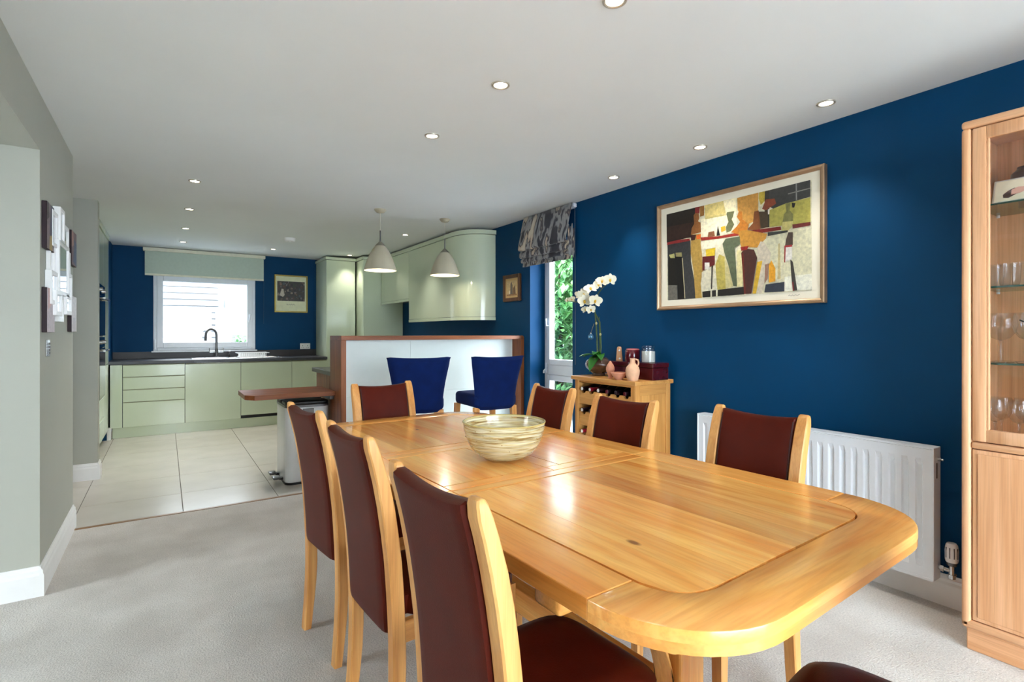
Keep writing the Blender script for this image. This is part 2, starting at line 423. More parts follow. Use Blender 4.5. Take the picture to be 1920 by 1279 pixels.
# outside
M_LAWN = pm('grey_paving', (196, 196, 198), .9, var=.08, scale=4)
struct(obj('ground', box(B(), -30, 30, -30, 30, -.4, -.2), M_LAWN), 'pale paved ground outside the house')
M_CLAD = pm('dimmed_pale_board', (124, 124, 123), .7, var=.03)  # pale boards coloured grey to hold down their brightness under the strong sky
cw = thing('clad_wall', 'white weatherboarded neighbouring wall seen through the kitchen window', 'wall', (0, 10.5, -.2))
obj('wall_core', box(B(), -3, .78, 10.53, 10.75, -.2, 2.42), M_CLAD, cw)
bd = mesh_of('board', prism(B(), [(0, 0), (-.030, 0), (-.012, .105), (0, .105)], -1.89, 1.89, 'x'), M_CLAD)
for i in range(23): piece(bd, 'board', cw, (-1.11, 10.53, -.1+i*.108))
gh = thing('garden_house', 'pale rendered outbuilding right of the weatherboards outside', 'building', (2.2, 11.4, -.2))
obj('wall', box(B(), .4, 4.5, 11.4, 11.7, -.2, 2.7), M_CLAD, gh)
fr = obj('window', box(B(), .95, 2.0, 11.36, 11.40, 1.72, 1.92, .01), pm('grey_trim', (120, 124, 130), .5), gh)
obj('pane', box(B(), 1.0, 1.95, 11.355, 11.362, 1.75, 1.89), M_GLASS, fr)

def leaf_cloud(name, n, fn, size, mats, parent=None):
    bm = B()
    for i in range(n):
        c = Vector(fn()); s = size*random.uniform(.6, 1.3)
        rot = Matrix.Rotation(random.uniform(0, 2*PI), 4, 'Z') @ Matrix.Rotation(random.uniform(-1.1, 1.1), 4, 'X')
        P4 = [Vector((0, -s, 0)), Vector((s*.45, 0, s*.12)), Vector((0, s, 0)), Vector((-s*.45, 0, s*.12))]
        v = [bm.verts.new(c+rot @ q) for q in P4]
        f1 = bm.faces.new((v[0], v[1], v[2])); f2 = bm.faces.new((v[0], v[2], v[3]))
        k = random.randrange(len(mats)); f1.material_index = k; f2.material_index = k
    return obj(name, bm, mats, parent)
LEAFM = [pm('leaf_light', (128, 176, 110), .5, var=.2), pm('leaf_mid', (108, 158, 98), .5, var=.2), pm('leaf_dark', (78, 128, 76), .5, var=.2)]
hedge = thing('garden_hedge', 'bright green leafy hedge outside the tall window', 'hedge', (6.0, 7.4, -.2))
def hp():
    u = random.random(); y = random.uniform(4.6, 10.2); z = random.uniform(-.1, 2.9)
    return (5.3+.35*math.sin(y*2.3)+.3*math.sin(z*3+y)+u*1.1, y, z)
fo = leaf_cloud('foliage', 18000, hp, .085, LEAFM, hedge); fo['kind'] = 'stuff'
def hp2(): return (random.uniform(6.3, 7.2), random.uniform(5.0, 11.5), random.uniform(-.1, 3.4))
fo = leaf_cloud('back_foliage', 7000, hp2, .17, LEAFM, hedge); fo['kind'] = 'stuff'
for i in range(5):
    y = 5.0+i*1.15
    obj('trunk', tube(B(), [(5.9, y, -.2), (5.95, y+.1, 1.2), (5.9, y+.05, 2.4)], [.06, .05, .02], 8), pm('bark', (90, 70, 50), .9), hedge, True)
sh = thing('garden_shrub', 'small grey-green shrub outside the right side of the kitchen window', 'shrub', (1.35, 10.6, -.2))
def sp():
    a = random.uniform(0, 2*PI); r = random.uniform(0, .38); z = random.uniform(.1, 1.38)
    return (1.38+r*math.cos(a)*1.2, 10.6+r*math.sin(a)*.7, z)
f2 = leaf_cloud('foliage', 900, sp, .06, LEAFM, sh); f2['kind'] = 'stuff'
obj('trunk', tube(B(), [(1.38, 10.6, -.2), (1.38, 10.6, .9)], .03, 8), pm('bark', (90, 70, 50), .9), sh, True)
# ------------------------------------------------------------------ dining table
TT = .78; TH = .041
table = thing('dining_table', 'long honey oak extending dining table with rounded corners', 'table', (1.107, 1.655, 0), math.radians(2.5))
def tobj(name, bm, m, par=table, smooth=False): return obj(name, bm, m, par, smooth, world=False)
W2, L2 = .525, 1.17
XI = .405          # half width of the inset fields
def rcorner(x, y, r, sx, sy, n=12, p=2.12):
    """superellipse corner from (sx*x, ...) side to the end; centre at (sx*(x-r), sy*(y-r))"""
    pts = []
    for i in range(n+1):
        a = PI/2*i/n
        pts.append((sx*(x-r+r*math.cos(a)**(2/p)), sy*(y-r+r*math.sin(a)**(2/p))))
    return pts
def end_half(sy, yj):
    """sy=-1 near end, +1 far end; yj = joint position (abs side)"""
    E = L2; R = .235; ys_ = E-.235
    yf = E-.125        # end of the field
    ri = .11
    outer = rcorner(W2, E, R, 1, 1) + rcorner(W2, E, R, -1, 1)[::-1]
    inner = rcorner(XI, yf, ri, 1, 1) + rcorner(XI, yf, ri, -1, 1)[::-1]
    pts = [(W2, ys_)] + outer + [(-W2, ys_)] + [(-XI, ys_)] + inner[::-1] + [(XI, ys_)]
    # drop duplicates
    q = []
    for p in pts:
        if not q or (abs(p[0]-q[-1][0])+abs(p[1]-q[-1][1])) > 1e-4: q.append(p)
    bm = B(); prism(bm, [(a, sy*b) for a, b in q], TT-.0225, TT, 'z', bev=.004, top_only=True)
    tobj('end_rail', bm, M_OAK('x'), smooth=True)
    bm = B(); prism(bm, [(a*.9995, sy*b*.9995) for a, b in q], TT-TH, TT-.0226, 'z')
    tobj('end_rail_lamination', bm, M_OAK('x'), smooth=True)
    yjj = abs(yj)
    y0, y1 = (yj, sy*ys_) if sy > 0 else (sy*ys_, yj)
    for sx in (-1, 1):
        xa, xb = sorted((sx*W2, sx*(XI+.0)))
        tobj('side_rail', box(B(), xa, xb, y0+.0004, y1-.0004, TT-TH, TT, .003, 2), M_OAK('y'))
    # rail along the joint
    ra, rb = sorted((yj, yj+sy*.048))
    tobj('cross_rail', box(B(), -XI+.0005, XI-.0005, ra+.0008, rb-.0008, TT-TH, TT, .002, 2), M_OAK('x'))
    # field planks
    g = .005; f0 = yj+sy*.048+sy*g
    xw = [-XI+g]
    cuts = [.11, .095, .12, .085, .10, .105, .09, .0]
    for c in cuts[:-1]: xw.append(xw[-1]+c)
    xw.append(XI-g)
    rr = ri-g
    def lim(x):
        d = abs(x)-(XI-g-rr)
        e = yf-g
        if d <= 0: return e
        d = min(d/rr, 1.0)
        return e-rr+rr*(max(0., 1-d**2.3))**(1/2.3)
    for a, b in zip(xw, xw[1:]):
        a2, b2 = a+.0002, b-.0002
        N = 8 if (max(abs(a), abs(b)) > XI-rr-.02) else 1
        pts = [(a2, f0)] + [(a2+(b2-a2)*k/N, sy*lim(a2+(b2-a2)*k/N)) for k in range(N+1)] + [(b2, f0)]
        q = []
        for p in pts:
            if not q or (abs(p[0]-q[-1][0])+abs(p[1]-q[-1][1])) > 1e-4: q.append(p)
        bm = B(); prism(bm, q, TT-.022, TT-.0006, 'z')
        tobj('plank', bm, M_OAKK('y'))
    # groove bottom, coloured dark to deepen the shade in the groove
    bm = B(); ga, gb = sorted((yj+sy*.04, sy*(yf+.03)))
    box(bm, -XI-.01, XI+.01, ga, gb, TT-TH+.004, TT-.024); tobj('sub_panel', bm, wood('groove_shade_oak', (46, 22, 10), (60, 30, 14), 'y'))
YJ0, YJ1 = -.235, .300
end_half(-1, YJ0); end_half(1, YJ1)
# centre leaf: two folding halves, each a framed panel
for sx in (-1, 1):
    xa, xb = sorted((sx*.0008, sx*W2))
    si, so = sorted((sx*.0008, sx*.065)); oi_, oo = sorted((sx*XI, sx*W2))
    ya, yb = YJ0+.0015, YJ1-.0015
    tobj('leaf_stile', box(B(), si, so, ya+.05, yb-.05, TT-TH, TT, .002, 2), M_OAK('y'))
    tobj('leaf_stile', box(B(), oi_, oo, ya, yb, TT-TH, TT, .003, 2), M_OAK('y'))
    ra, rb = sorted((sx*.0008, sx*(XI-.0005)))
    tobj('leaf_rail', box(B(), ra, rb, ya, ya+.0495, TT-TH, TT, .002, 2), M_OAK('x'))
    tobj('leaf_rail', box(B(), ra, rb, yb-.0495, yb, TT-TH, TT, .002, 2), M_OAK('x'))
    pa, pb = sorted((sx*.069, sx*(XI-.004)))
    for k in range(3):
        q0 = pa+(pb-pa)/3*k+.0002; q1 = pa+(pb-pa)/3*(k+1)-.0002
        tobj('plank', box(B(), q0, q1, ya+.054, yb-.054, TT-.022, TT-.0006), M_OAKK('y'))
    ga, gb = sorted((sx*.06, sx*(XI+.005)))
    tobj('sub_panel', box(B(), ga, gb, ya+.04, yb-.04, TT-TH+.004, TT-.024), wood('groove_shade_oak', (70, 36, 16), (90, 48, 22), 'y'))  # dark colour paints the shade in the leaf grooves
# under-frame
for sx in (-1, 1):
    tobj('runner', box(B(), sx*.36-.03, sx*.36+.03, -.690, .690, TT-TH-.05, TT-TH-.002, .004), M_OAK('y'))
for sy in (-1, 1):
    yc = sy*.74
    tobj('bearer', box(B(), -.46, .46, yc-.045, yc+.045, TT-TH-.085, TT-TH-.008, .014, 3), M_OAK('x'), smooth=True)
    tobj('pedestal', box(B(), -.05, .05, yc-.045, yc+.045, .08, TT-TH-.083, .006, 2), M_OAK('z'))
    # floor foot, arched
    pts = [(-.14, 0), (-.14, .045), (-.12, .075), (-.07, .105), (.07, .105), (.12, .075), (.14, .045), (.14, 0), (.09, 0), (.06, .016), (-.06, .016), (-.09, 0)]
    tobj('foot', prism(B(), pts, yc-.045, yc+.045, 'y', bev=.004), M_OAK('x'))
    for sx in (-1, 1):
        # curved brace from the pedestal out to the bearer end
        outer = [(sx*(.049+.24*t**1.8), .20+.452*t**.62) for t in [i/10 for i in range(11)]]
        innr = [(sx*(.049+.19*t**1.5), .29+.362*t**.72) for t in [i/10 for i in range(11)]]
        tobj('brace', prism(B(), outer+innr[::-1], yc-.03, yc+.03, 'y', bev=.003), M_OAK('z'), smooth=True)
        bm = B(); lathe(bm, [(0, 0), (.017, 0), (.021, .006), (.021, .05), (0, .05)], sx*.40, sy*1.02, TT-TH-.050, 20)
        tobj('dowel', bm, M_OAK('x'), smooth=True)
tobj('stretcher', box(B(), -.03, .03, -.695, .695, .22, .31, .006, 2), M_OAK('y'))

# ------------------------------------------------------------------ dining chairs
CW = .372           # outside width
PROF = [(0, -.016), (.12, -.006), (.24, 0), (.37, 0), (.5, -.006), (.63, -.016), (.77, -.036), (.86, -.054), (.935, -.074), (.966, -.084)]
def prof(z):
    for (a, pa), (b, pb) in zip(PROF, PROF[1:]):
        if z <= b: return pa+(pb-pa)*(z-a)/(b-a)
    return PROF[-1][1]
def sm_prof(z): return (prof(max(0, z-.03))+prof(z)+prof(min(.966, z+.03)))/3
KY = -.21           # back edge of the post at seat height
def make_chair(label):
    t = thing('dining_chair', label, 'chair', (0, 0, 0), 0, 'leather dining chairs around the oak table')
    C = lambda name, bm, m, par=t, smooth=False: obj(name, bm, m, par, smooth, world=False)
    zs = [0, .06, .12, .2, .28, .36, .44, .52, .6, .68, .76, .83, .89, .93, .955, .964, .967]
    for sx in (-1, 1):
        bm = B(); rings = []
        for z in zs:
            yb = KY+sm_prof(z); d = .040 if z < .8 else .040-.010*(z-.8)/.167
            if z < .25: d = .030+.010*z/.25
            e = 0 if z < .95 else (.003 if z < .96 else (.006 if z < .966 else .011))
            xa, xb = sx*(CW/2-.041), sx*CW/2
            if sx < 0: xa, xb = xb, xa
            c = .004
            x0, x1, y0, y1 = xa+e*.6, xb-e*.6, yb+e, yb+d-e
            rings.append([bm.verts.new(p+(z,)) for p in ((x0+c, y0), (x1-c, y0), (x1, y0+c), (x1, y1-c), (x1-c, y1), (x0+c, y1), (x0, y1-c), (x0, y0+c))])
        fs = [bm.faces.new(rings[0]), bm.faces.new(rings[-1])]
        for a, b in zip(rings, rings[1:]):
            for k in range(8): fs.append(bm.faces.new((a[k], a[(k+1) % 8], b[(k+1) % 8], b[k])))
        bmesh.ops.recalc_face_normals(bm, faces=fs)
        C('back_leg', bm, M_CHAIRW('z'), smooth=True)
        bm = B(); xc = sx*(CW/2-.022)
        rg = []
        for z, h in ((0, .013), (.02, .0135), (.40, .0175), (.425, .0175)):
            rg.append([bm.verts.new((xc+a*h, .205+b*h, z)) for a, b in ((-1, -1), (1, -1), (1, 1), (-1, 1))])
        fs = [bm.faces.new(rg[0]), bm.faces.new(rg[-1])]
        for a, b in zip(rg, rg[1:]):
            for k in range(4): fs.append(bm.faces.new((a[k], a[(k+1) % 4], b[(k+1) % 4], b[k])))
        bmesh.ops.recalc_face_normals(bm, faces=fs)
        C('front_leg', bm, M_CHAIRW('z'))
        xa, xb = sorted((sx*(CW/2-.008), sx*(CW/2-.030)))
        C('side_rail', box(B(), xa, xb, KY+.03, .19, .362, .425, .002), M_CHAIRW('y'))
    C('front_rail', box(B(), -CW/2+.04, CW/2-.04, .196, .217, .362, .425, .002), M_CHAIRW('x'))
    # upholstered back
    hw = CW/2-.0415; NX, NZ = 12, 20; z0, z1 = .385, .955
    bm = B()
    def pt(i, j, side):
        t1 = -1+2*i/NX; u = math.copysign(1-(1-abs(t1))**1.9, t1); t2 = -1+2*j/NZ; v = (1+math.copysign(1-(1-abs(t2))**1.7, t2))/2; z = z0+(z1-z0)*v
        ex = (1-abs(u)**22); ez = (1-abs(2*v-1)**40)
        hollow = -.012*(1-u*u)                     # gentle curve across
        rd = (ex*ez)**.35
        y = KY+sm_prof(z)+((.026+.010*rd)-.006*(1-u*u) if side else .006-.017*rd-.003*(1-u*u))
        zz = z - (.010*(1-u*u) if v > .97 else 0)
        return (u*hw, y, zz)
    gr = [[[bm.verts.new(pt(i, j, s)) for j in range(NZ+1)] for i in range(NX+1)] for s in (0, 1)]
    fs = []
    for s in (0, 1):
        for i in range(NX):
            for j in range(NZ):
                fs.append(bm.faces.new((gr[s][i][j], gr[s][i+1][j], gr[s][i+1][j+1], gr[s][i][j+1])))
    for i in range(NX):
        for j in (0, NZ): fs.append(bm.faces.new((gr[0][i][j], gr[0][i+1][j], gr[1][i+1][j], gr[1][i][j])))
    for j in range(NZ):
        for i in (0, NX): fs.append(bm.faces.new((gr[0][i][j], gr[0][i][j+1], gr[1][i][j+1], gr[1][i][j])))
    bmesh.ops.recalc_face_normals(bm, faces=fs)
    bk = C('backrest', bm, M_LEATHER, smooth=True)
    for sx in (-1, 1):
        pts = [(sx*(hw-.006), KY+sm_prof(z)+.033, z) for z in [.46+.024*k for k in range(21)]]
        C('piping', tube(B(), pts, .0032, 6), M_PIPING, bk, True)
    # seat cushion
    bm = B(); N = 14
    def sp_(i, j, top):
        u = -1+2*i/N; v = -1+2*j/N
        fx = CW/2-.002+.006*(v+1)/2
        # rounded outline
        k = (abs(u)**6+abs(v)**6)**(1/6.) if (u or v) else 1
        m_ = max(abs(u), abs(v)); s = m_/k if k > 0 else 1
        x = u*s*fx; y = .012+v*s*.228
        if v < -.7 and abs(x) > hw-.004: x = math.copysign(hw-.004, x)
        e = max(abs(u), abs(v))**8
        return (x, max(y, KY+.032), (.492-.030*e-.006*(u*u+v*v)/2) if top else .425)
    g2 = [[[bm.verts.new(sp_(i, j, t_)) for j in range(N+1)] for i in range(N+1)] for t_ in (0, 1)]
    fs = []
    for t_ in (0, 1):
        for i in range(N):
            for j in range(N): fs.append(bm.faces.new((g2[t_][i][j], g2[t_][i+1][j], g2[t_][i+1][j+1], g2[t_][i][j+1])))
    for i in range(N):
        for j in (0, N):
            fs.append(bm.faces.new((g2[0][i][j], g2[0][i+1][j], g2[1][i+1][j], g2[1][i][j])))
            fs.append(bm.faces.new((g2[0][j][i], g2[0][j][i+1], g2[1][j][i+1], g2[1][j][i])))
    bmesh.ops.recalc_face_normals(bm, faces=fs)
    C('seat', bm, M_LEATHER, smooth=True)
    return t
D = math.radians
chair = make_chair('near left leather dining chair, its back closest to the viewer')
chair.location = (.715, .972, 0); chair.rotation_euler = (0, 0, D(-90+3.5))
G = 'leather dining chairs around the oak table'
dup(chair, (.735, 1.605, 0), D(-90+3), 'leather dining chair in the middle of the left side of the table', G)
dup(chair, (.728, 2.195, 0), D(-90+6.5), 'leather dining chair at the far end of the left side, beside the white bin', G)
dup(chair, (1.585, 1.122, 0), D(90), 'leather dining chair in front of the white radiator', G)
dup(chair, (1.455, 1.675, 0), D(90+2), 'leather dining chair in front of the oak wine cabinet', G)
dup(chair, (1.495, 2.262, 0), D(90-2), 'leather dining chair in front of the tall window', G)
dup(chair, (1.076, 2.694, 0), D(180+4), 'leather dining chair at the far head of the table, near the bar', G)
dup(chair, (1.190, .402, 0), D(8), 'leather dining chair at the near end, only its seat corner showing at the bottom', G)

# ------------------------------------------------------------------ glass bowl on the table
def bowl_mat():
    m, n, l, p = new_mat('gold_thread_glass'); setp(p, .12, coat=.6)
    tc = n.new('ShaderNodeTexCoord'); mp = n.new('ShaderNodeMapping'); mp.inputs['Scale'].default_value = (9, 9, 120)
    l.new(tc.outputs['Object'], mp.inputs['Vector'])
    a = n.new('ShaderNodeTexNoise'); a.inputs['Scale'].default_value = 1; a.inputs['Detail'].default_value = 5; a.inputs['Distortion'].default_value = .4
    l.new(mp.outputs['Vector'], a.inputs['Vector'])
    r = n.new('ShaderNodeValToRGB'); e = r.color_ramp.elements
    e[0].position = .36; e[0].color = s2l((158, 128, 70)); e[1].position = .60; e[1].color = s2l((244, 240, 208))
    x = r.color_ramp.elements.new(.48); x.color = s2l((220, 208, 158))
    l.new(a.outputs['Fac'], r.inputs['Fac']); l.new(r.outputs['Color'], p.inputs['Base Color'])
    mp2 = n.new('ShaderNodeMapping'); mp2.inputs['Scale'].default_value = (5, 5, 160); l.new(tc.outputs['Object'], mp2.inputs['Vector'])
    b = n.new('ShaderNodeTexNoise'); b.inputs['Scale'].default_value = 1.; b.inputs['Detail'].default_value = 3
    l.new(mp2.outputs['Vector'], b.inputs['Vector'])
    ra = n.new('ShaderNodeMapRange'); ra.inputs['From Min'].default_value = .35; ra.inputs['From Max'].default_value = .6; ra.inputs['To Min'].default_value = .92; ra.inputs['To Max'].default_value = .45
    l.new(b.outputs['Fac'], ra.inputs['Value']); l.new(ra.outputs['Result'], p.inputs['Alpha'])
    bp = n.new('ShaderNodeBump'); bp.inputs['Strength'].default_value = .5; bp.inputs['Distance'].default_value = .002
    l.new(a.outputs['Fac'], bp.inputs['Height']); l.new(bp.outputs['Normal'], p.inputs['Normal'])
    return m
bo = thing('glass_bowl', 'gold thread patterned glass bowl on the dining table', 'bowl', (1.062, 1.655, TT))
BP = [(.0, 0), (.050, .001), (.075, .006), (.104, .024), (.128, .051), (.144, .084), (.152, .117), (.154, .140)]
pr = BP + [(.151, .140)] + [(max(r-.004, 0), h+.004) for r, h in BP[::-1][1:]]
obj('body', lathe(B(), pr, 0, 0, 0, 56), bowl_mat(), bo, True, world=False)
obj('rim', lathe(B(), [(.151, .139), (.1555, .139), (.1565, .1415), (.1555, .144), (.151, .144), (.151, .139)], 0, 0, 0, 56), pm('gold_glass_rim', (196, 178, 110), .12, coat=.6), bo, True, world=False)
bm = B()
for i in range(60):
    a = random.uniform(0, 2*PI); k = random.uniform(.18, .95); z = .140*k
    for (r0, h0), (r1, h1) in zip(BP, BP[1:]):
        if h0 <= z <= h1: r = r0+(r1-r0)*(z-h0)/(h1-h0); break
    bmesh.ops.create_icosphere(bm, subdivisions=1, radius=.0022, matrix=Matrix.Translation((r*math.cos(a), r*math.sin(a), z)))
bb = obj('beads', bm, pm('bronze_bead', (120, 92, 40), .3, metal=.6), bo, True, world=False); bb['kind'] = 'stuff'

# ------------------------------------------------------------------ radiator
M_RAD = pm('white_enamel', (238, 243, 248), .25, var=.01)
ra = thing('radiator', 'long white ribbed panel radiator on the navy wall', 'radiator', (2.94, 1.545, .124))
Y0, Y1, Z0, Z1 = .92, 2.17, .124, .732
# pressed front panel with vertical flutes
bm = B(); rows = []
zz = [(Z0+.012, 0), (Z0+.055, 0), (Z0+.085, 1), (Z1-.085, 1), (Z1-.055, 0), (Z1-.012, 0)]
n_fl = 22; pitch = (Y1-Y0-.05)/n_fl
cols = [(Y0, 0)]
for k in range(n_fl):
    y = Y0+.025+pitch*k
    cols += [(y+pitch*.22, 0), (y+pitch*.34, 1), (y+pitch*.66, 1), (y+pitch*.78, 0)]
cols.append((Y1, 0))
grid = [[bm.verts.new((2.899+(.010*a*b), y, z)) for (z, b) in zz] for (y, a) in cols]
for i in range(len(cols)-1):
    for j in range(len(zz)-1): bm.faces.new((grid[i][j], grid[i+1][j], grid[i+1][j+1], grid[i][j+1]))
for f in bm.faces: f.normal_update()
bmesh.ops.recalc_face_normals(bm, faces=bm.faces)
if sum(f.normal.x for f in bm.faces) > 0: bmesh.ops.reverse_faces(bm, faces=bm.faces)
obj('front_panel', bm, M_RAD, ra)
bm = B(); box(bm, 2.912, 2.920, Y0, Y1, Z0+.005, Z1-.008); obj('back_panel', bm, M_RAD, ra)
bm = B(); box(bm, 2.897, 2.921, Y0, Y1, Z1-.016, Z1-.010); box(bm, 2.897, 2.921, Y0, Y1, Z0, Z0+.012); obj('edge_seam', bm, M_RAD, ra)
for y in (Y0-.006, Y1): obj('side_cover', box(B(), 2.893, 2.972, y, y+.006, Z0+.004, Z1, .002), M_RAD, ra)
gme = mesh_of('grille_bar', box(B(), -.0012, .0012, -(Y1-Y0)/2, (Y1-Y0)/2, -.003, .003), M_RAD)
for k in range(8): piece(gme, 'grille_bar', ra, (2.898+.0102*k, (Y0+Y1)/2, Z1-.003))
gm2 = mesh_of('grille_tie', box(B(), -.039, .039, -.0015, .0015, -.004, .002), M_RAD)
for k in range(13): piece(gm2, 'grille_tie', ra, (2.933, Y0+.01+(Y1-Y0-.02)*k/12, Z1-.004))
for y in (1.15, 1.95): obj('wall_bracket', box(B(), 2.92, 3.0, y-.015, y+.015, .18, .68), M_RAD, ra)
bm = B(); lathe(bm, [(0, 0), (.009, 0), (.009, .012), (.005, .014), (.005, .022), (0, .022)], 0, 0, 0, 12)
bmesh.ops.rotate(bm, verts=bm.verts, cent=(0, 0, 0), matrix=Matrix.Rotation(PI/2, 3, 'X')); bmesh.ops.translate(bm, verts=bm.verts, vec=(2.94, Y0-.006, Z1-.055))
obj('air_vent', bm, M_CHROME, ra, True)
obj('side_slot', box(B(), 2.920, 2.928, Y0-.009, Y0-.005, Z1-.14, Z1-.07, .001), M_STEELD, ra)
rv = thing('radiator_valve', 'white thermostatic radiator valve on a chrome elbow', 'valve', (2.945, .865, .15))
bm = B(); lathe(bm, [(0, .225), (.022, .225), (.0245, .235), (.025, .275), (.022, .30), (.017, .309), (0, .31)], 2.945, .865, 0, 28)
hd = obj('thermostat_head', bm, M_GLOSSWHITE, rv, True)
rib = mesh_of('grip_slot', box(B(), .0235, .0256, -.0014, .0014, .245, .292), M_DARK)
for k in range(10): piece(rib, 'grip_slot', hd, (2.945, .865, 0), (0, 0, 2*PI*k/10))
obj('collar', lathe(B(), [(0, .208), (.017, .208), (.019, .212), (.019, .224), (0, .225)], 2.945, .865, 0, 20), M_STEELD, rv, True)
bm = B(); tube(bm, [(2.945, .865, .215), (2.945, .865, .16)], .011, 12); tube(bm, [(2.945, .865, .185), (2.945, .915, .185)], .010, 12)
tube(bm, [(2.945, .892, .185), (2.945, .906, .185)], .0155, 6); tube(bm, [(2.945, .865, .168), (2.945, .865, .150)], .0145, 6)
obj('valve_body', bm, M_CHROME, rv, True)
obj('pipe', tube(B(), [(2.945, .865, .158), (2.982, .865, .156)], .0075, 10), pm('copper_pipe', (170, 110, 70), .35, metal=.8), rv, True)

# ------------------------------------------------------------------ display cabinet
dc = thing('display_cabinet', 'tall pale oak display cabinet with glazed upper door', 'cabinet', (2.81, .25, 0))
CX0, CX1, CY0, CY1, CT = 2.635, 2.985, -.25, .745, 2.09
MC = M_CAB
obj('plinth', box(B(), CX0+.02, CX1, CY0+.015, CY1-.012, 0, .092, .003), MC('y'), dc)
for y in (CY0, CY1-.03): obj('side_panel', box(B(), CX0, CX1, y, y+.03, .092, CT-.03, .011, 4), MC('z'), dc, True)
obj('top_panel', box(B(), CX0, CX1, CY0, CY1, CT-.032, CT, .011, 4), MC('y'), dc, True)
obj('bottom_panel', box(B(), CX0, CX1, CY0, CY1, .090, .124, .011, 4), MC('y'), dc, True)
obj('middle_shelf', box(B(), CX0+.002, CX1-.01, CY0+.03, CY1-.03, .80, .826, .008, 3), MC('y'), dc, True)
obj('back_panel', box(B(), CX1-.02, CX1-.006, CY0+.03, CY1-.03, .124, CT-.032), MC('z'), dc)
obj('middle_post', box(B(), CX0+.003, CX0+.03, .238, .257, .124, CT-.032), MC('z'), dc)
for ya, yb in ((.262, CY1-.033), (CY0+.033, .233)):
    # glazed door
    bm = B(); t_ = .044; za, zb = .83, CT-.036
    box(bm, CX0+.004, CX0+.024, ya, ya+t_, za, zb, .005, 2); box(bm, CX0+.004, CX0+.024, yb-t_, yb, za, zb, .005, 2)
    box(bm, CX0+.0045, CX0+.0235, ya+t_-.002, yb-t_+.002, za, za+.05, .005, 2); box(bm, CX0+.0045, CX0+.0235, ya+t_-.002, yb-t_+.002, zb-.05, zb, .005, 2)
    gd = obj('glazed_door', bm, MC('z'), dc, True)
    obj('pane', box(B(), CX0+.013, CX0+.016, ya+t_, yb-t_, za+.05, zb-.05), M_GLASS, gd)
    bm = B(); box(bm, CX0+.006, CX0+.022, ya+t_-.001, ya+t_+.008, za+.048, zb-.048, .003, 2); box(bm, CX0+.006, CX0+.022, yb-t_-.008, yb-t_+.001, za+.048, zb-.048, .003, 2)
    obj('beading', bm, MC('z'), gd, True)
    # lower door with a raised field
    ld = obj('lower_door', box(B(), CX0+.006, CX0+.024, ya, yb, .127, .797, .003, 2), MC('z'), dc)
    obj('door_field', box(B(), CX0+.002, CX0+.0075, ya+.016, yb-.016, .142, .782, .003, 2), MC('z'), ld)
for z in (1.137, 1.435, 1.756):
    obj('glass_shelf', box(B(), CX0+.045, CX1-.025, CY0+.032, CY1-.032, z-.007, z, .001), M_SHELFG, dc)
    for x in (CX0+.07, CX1-.06):
        obj('shelf_peg', lathe(B(), [(0, -.018), (.006, -.018), (.006, -.008), (0, -.008)], x, CY1-.042, z, 10), pm('clear_peg', (225, 228, 230), .3), dc, True)
    # green polished edge of the glass
    obj('shelf_edge', box(B(), CX0+.0435, CX0+.045, CY0+.032, CY1-.032, z-.0068, z-.0002), pm('green_glass_edge', (20, 62, 48), .15), dc)

def wine_glass(x, y, z, h, r, stem, name, label, grp, cat='glass'):
    t = thing(name, label, cat, (x, y, z), 0, grp)
    bh = h-stem
    prof_b = [(.004, stem), (r*.55, stem+bh*.10), (r*.9, stem+bh*.33), (r, stem+bh*.58), (r*.93, stem+bh*.85), (r*.86, h)]
    obj('cup', lathe(B(), prof_b, 0, 0, 0, 28), M_STEM, t, True, world=False)
    obj('stem', lathe(B(), [(0, .003), (.0045, .006), (.0036, .02), (.0036, stem-.015), (.007, stem), (0, stem+.004)], 0, 0, 0, 14), M_STEM, t, True, world=False)
    obj('base', lathe(B(), [(0, 0), (r*.78, 0), (r*.78, .002), (.006, .005), (0, .005)], 0, 0, 0, 28), M_STEM, t, True, world=False)
    return t
# bottom: small wine glasses
for i, (x, y) in enumerate(((2.74, .668), (2.84, .672), (2.75, .600), (2.86, .606), (2.74, .53))):
    wine_glass(x, y, .8265, .165, .036, .075, 'wine_glass', ['front left small stemmed glass on the display cabinet floor', 'back left small stemmed glass on the display cabinet floor', 'front small stemmed glass second from the left on the cabinet floor', 'back small stemmed glass second from the left on the cabinet floor', 'small stemmed glass at the picture edge on the cabinet floor'][i], 'small stemmed glasses at the cabinet bottom')
# third shelf: big goblets
gob = ['large clear goblet at the left end of the middle glass shelf', 'large clear goblet with a black ink drawing on its bowl', 'large clear goblet behind the drawn one']
for i, (x, y) in enumerate(((2.78, .660), (2.745, .565), (2.88, .60))):
    g_ = wine_glass(x, y, 1.1375, .195, .050, .085, 'goblet', gob[i], 'goblets on the middle glass shelf')
    if i == 1:
        for pts in ([(-.030, .165), (-.018, .158), (0, .160), (.016, .157), (.026, .166)], [(-.016, .150), (-.004, .142), (.010, .147), (.018, .138), (.006, .130), (-.006, .136)]):
            q = []
            for a, z in pts:
                th = PI+.15+a/.05
                q.append((.0508*math.cos(th), .0508*math.sin(th), z))
            obj('drawing', tube(B(), q, .0026, 6), M_DARK, g_, True, world=False)
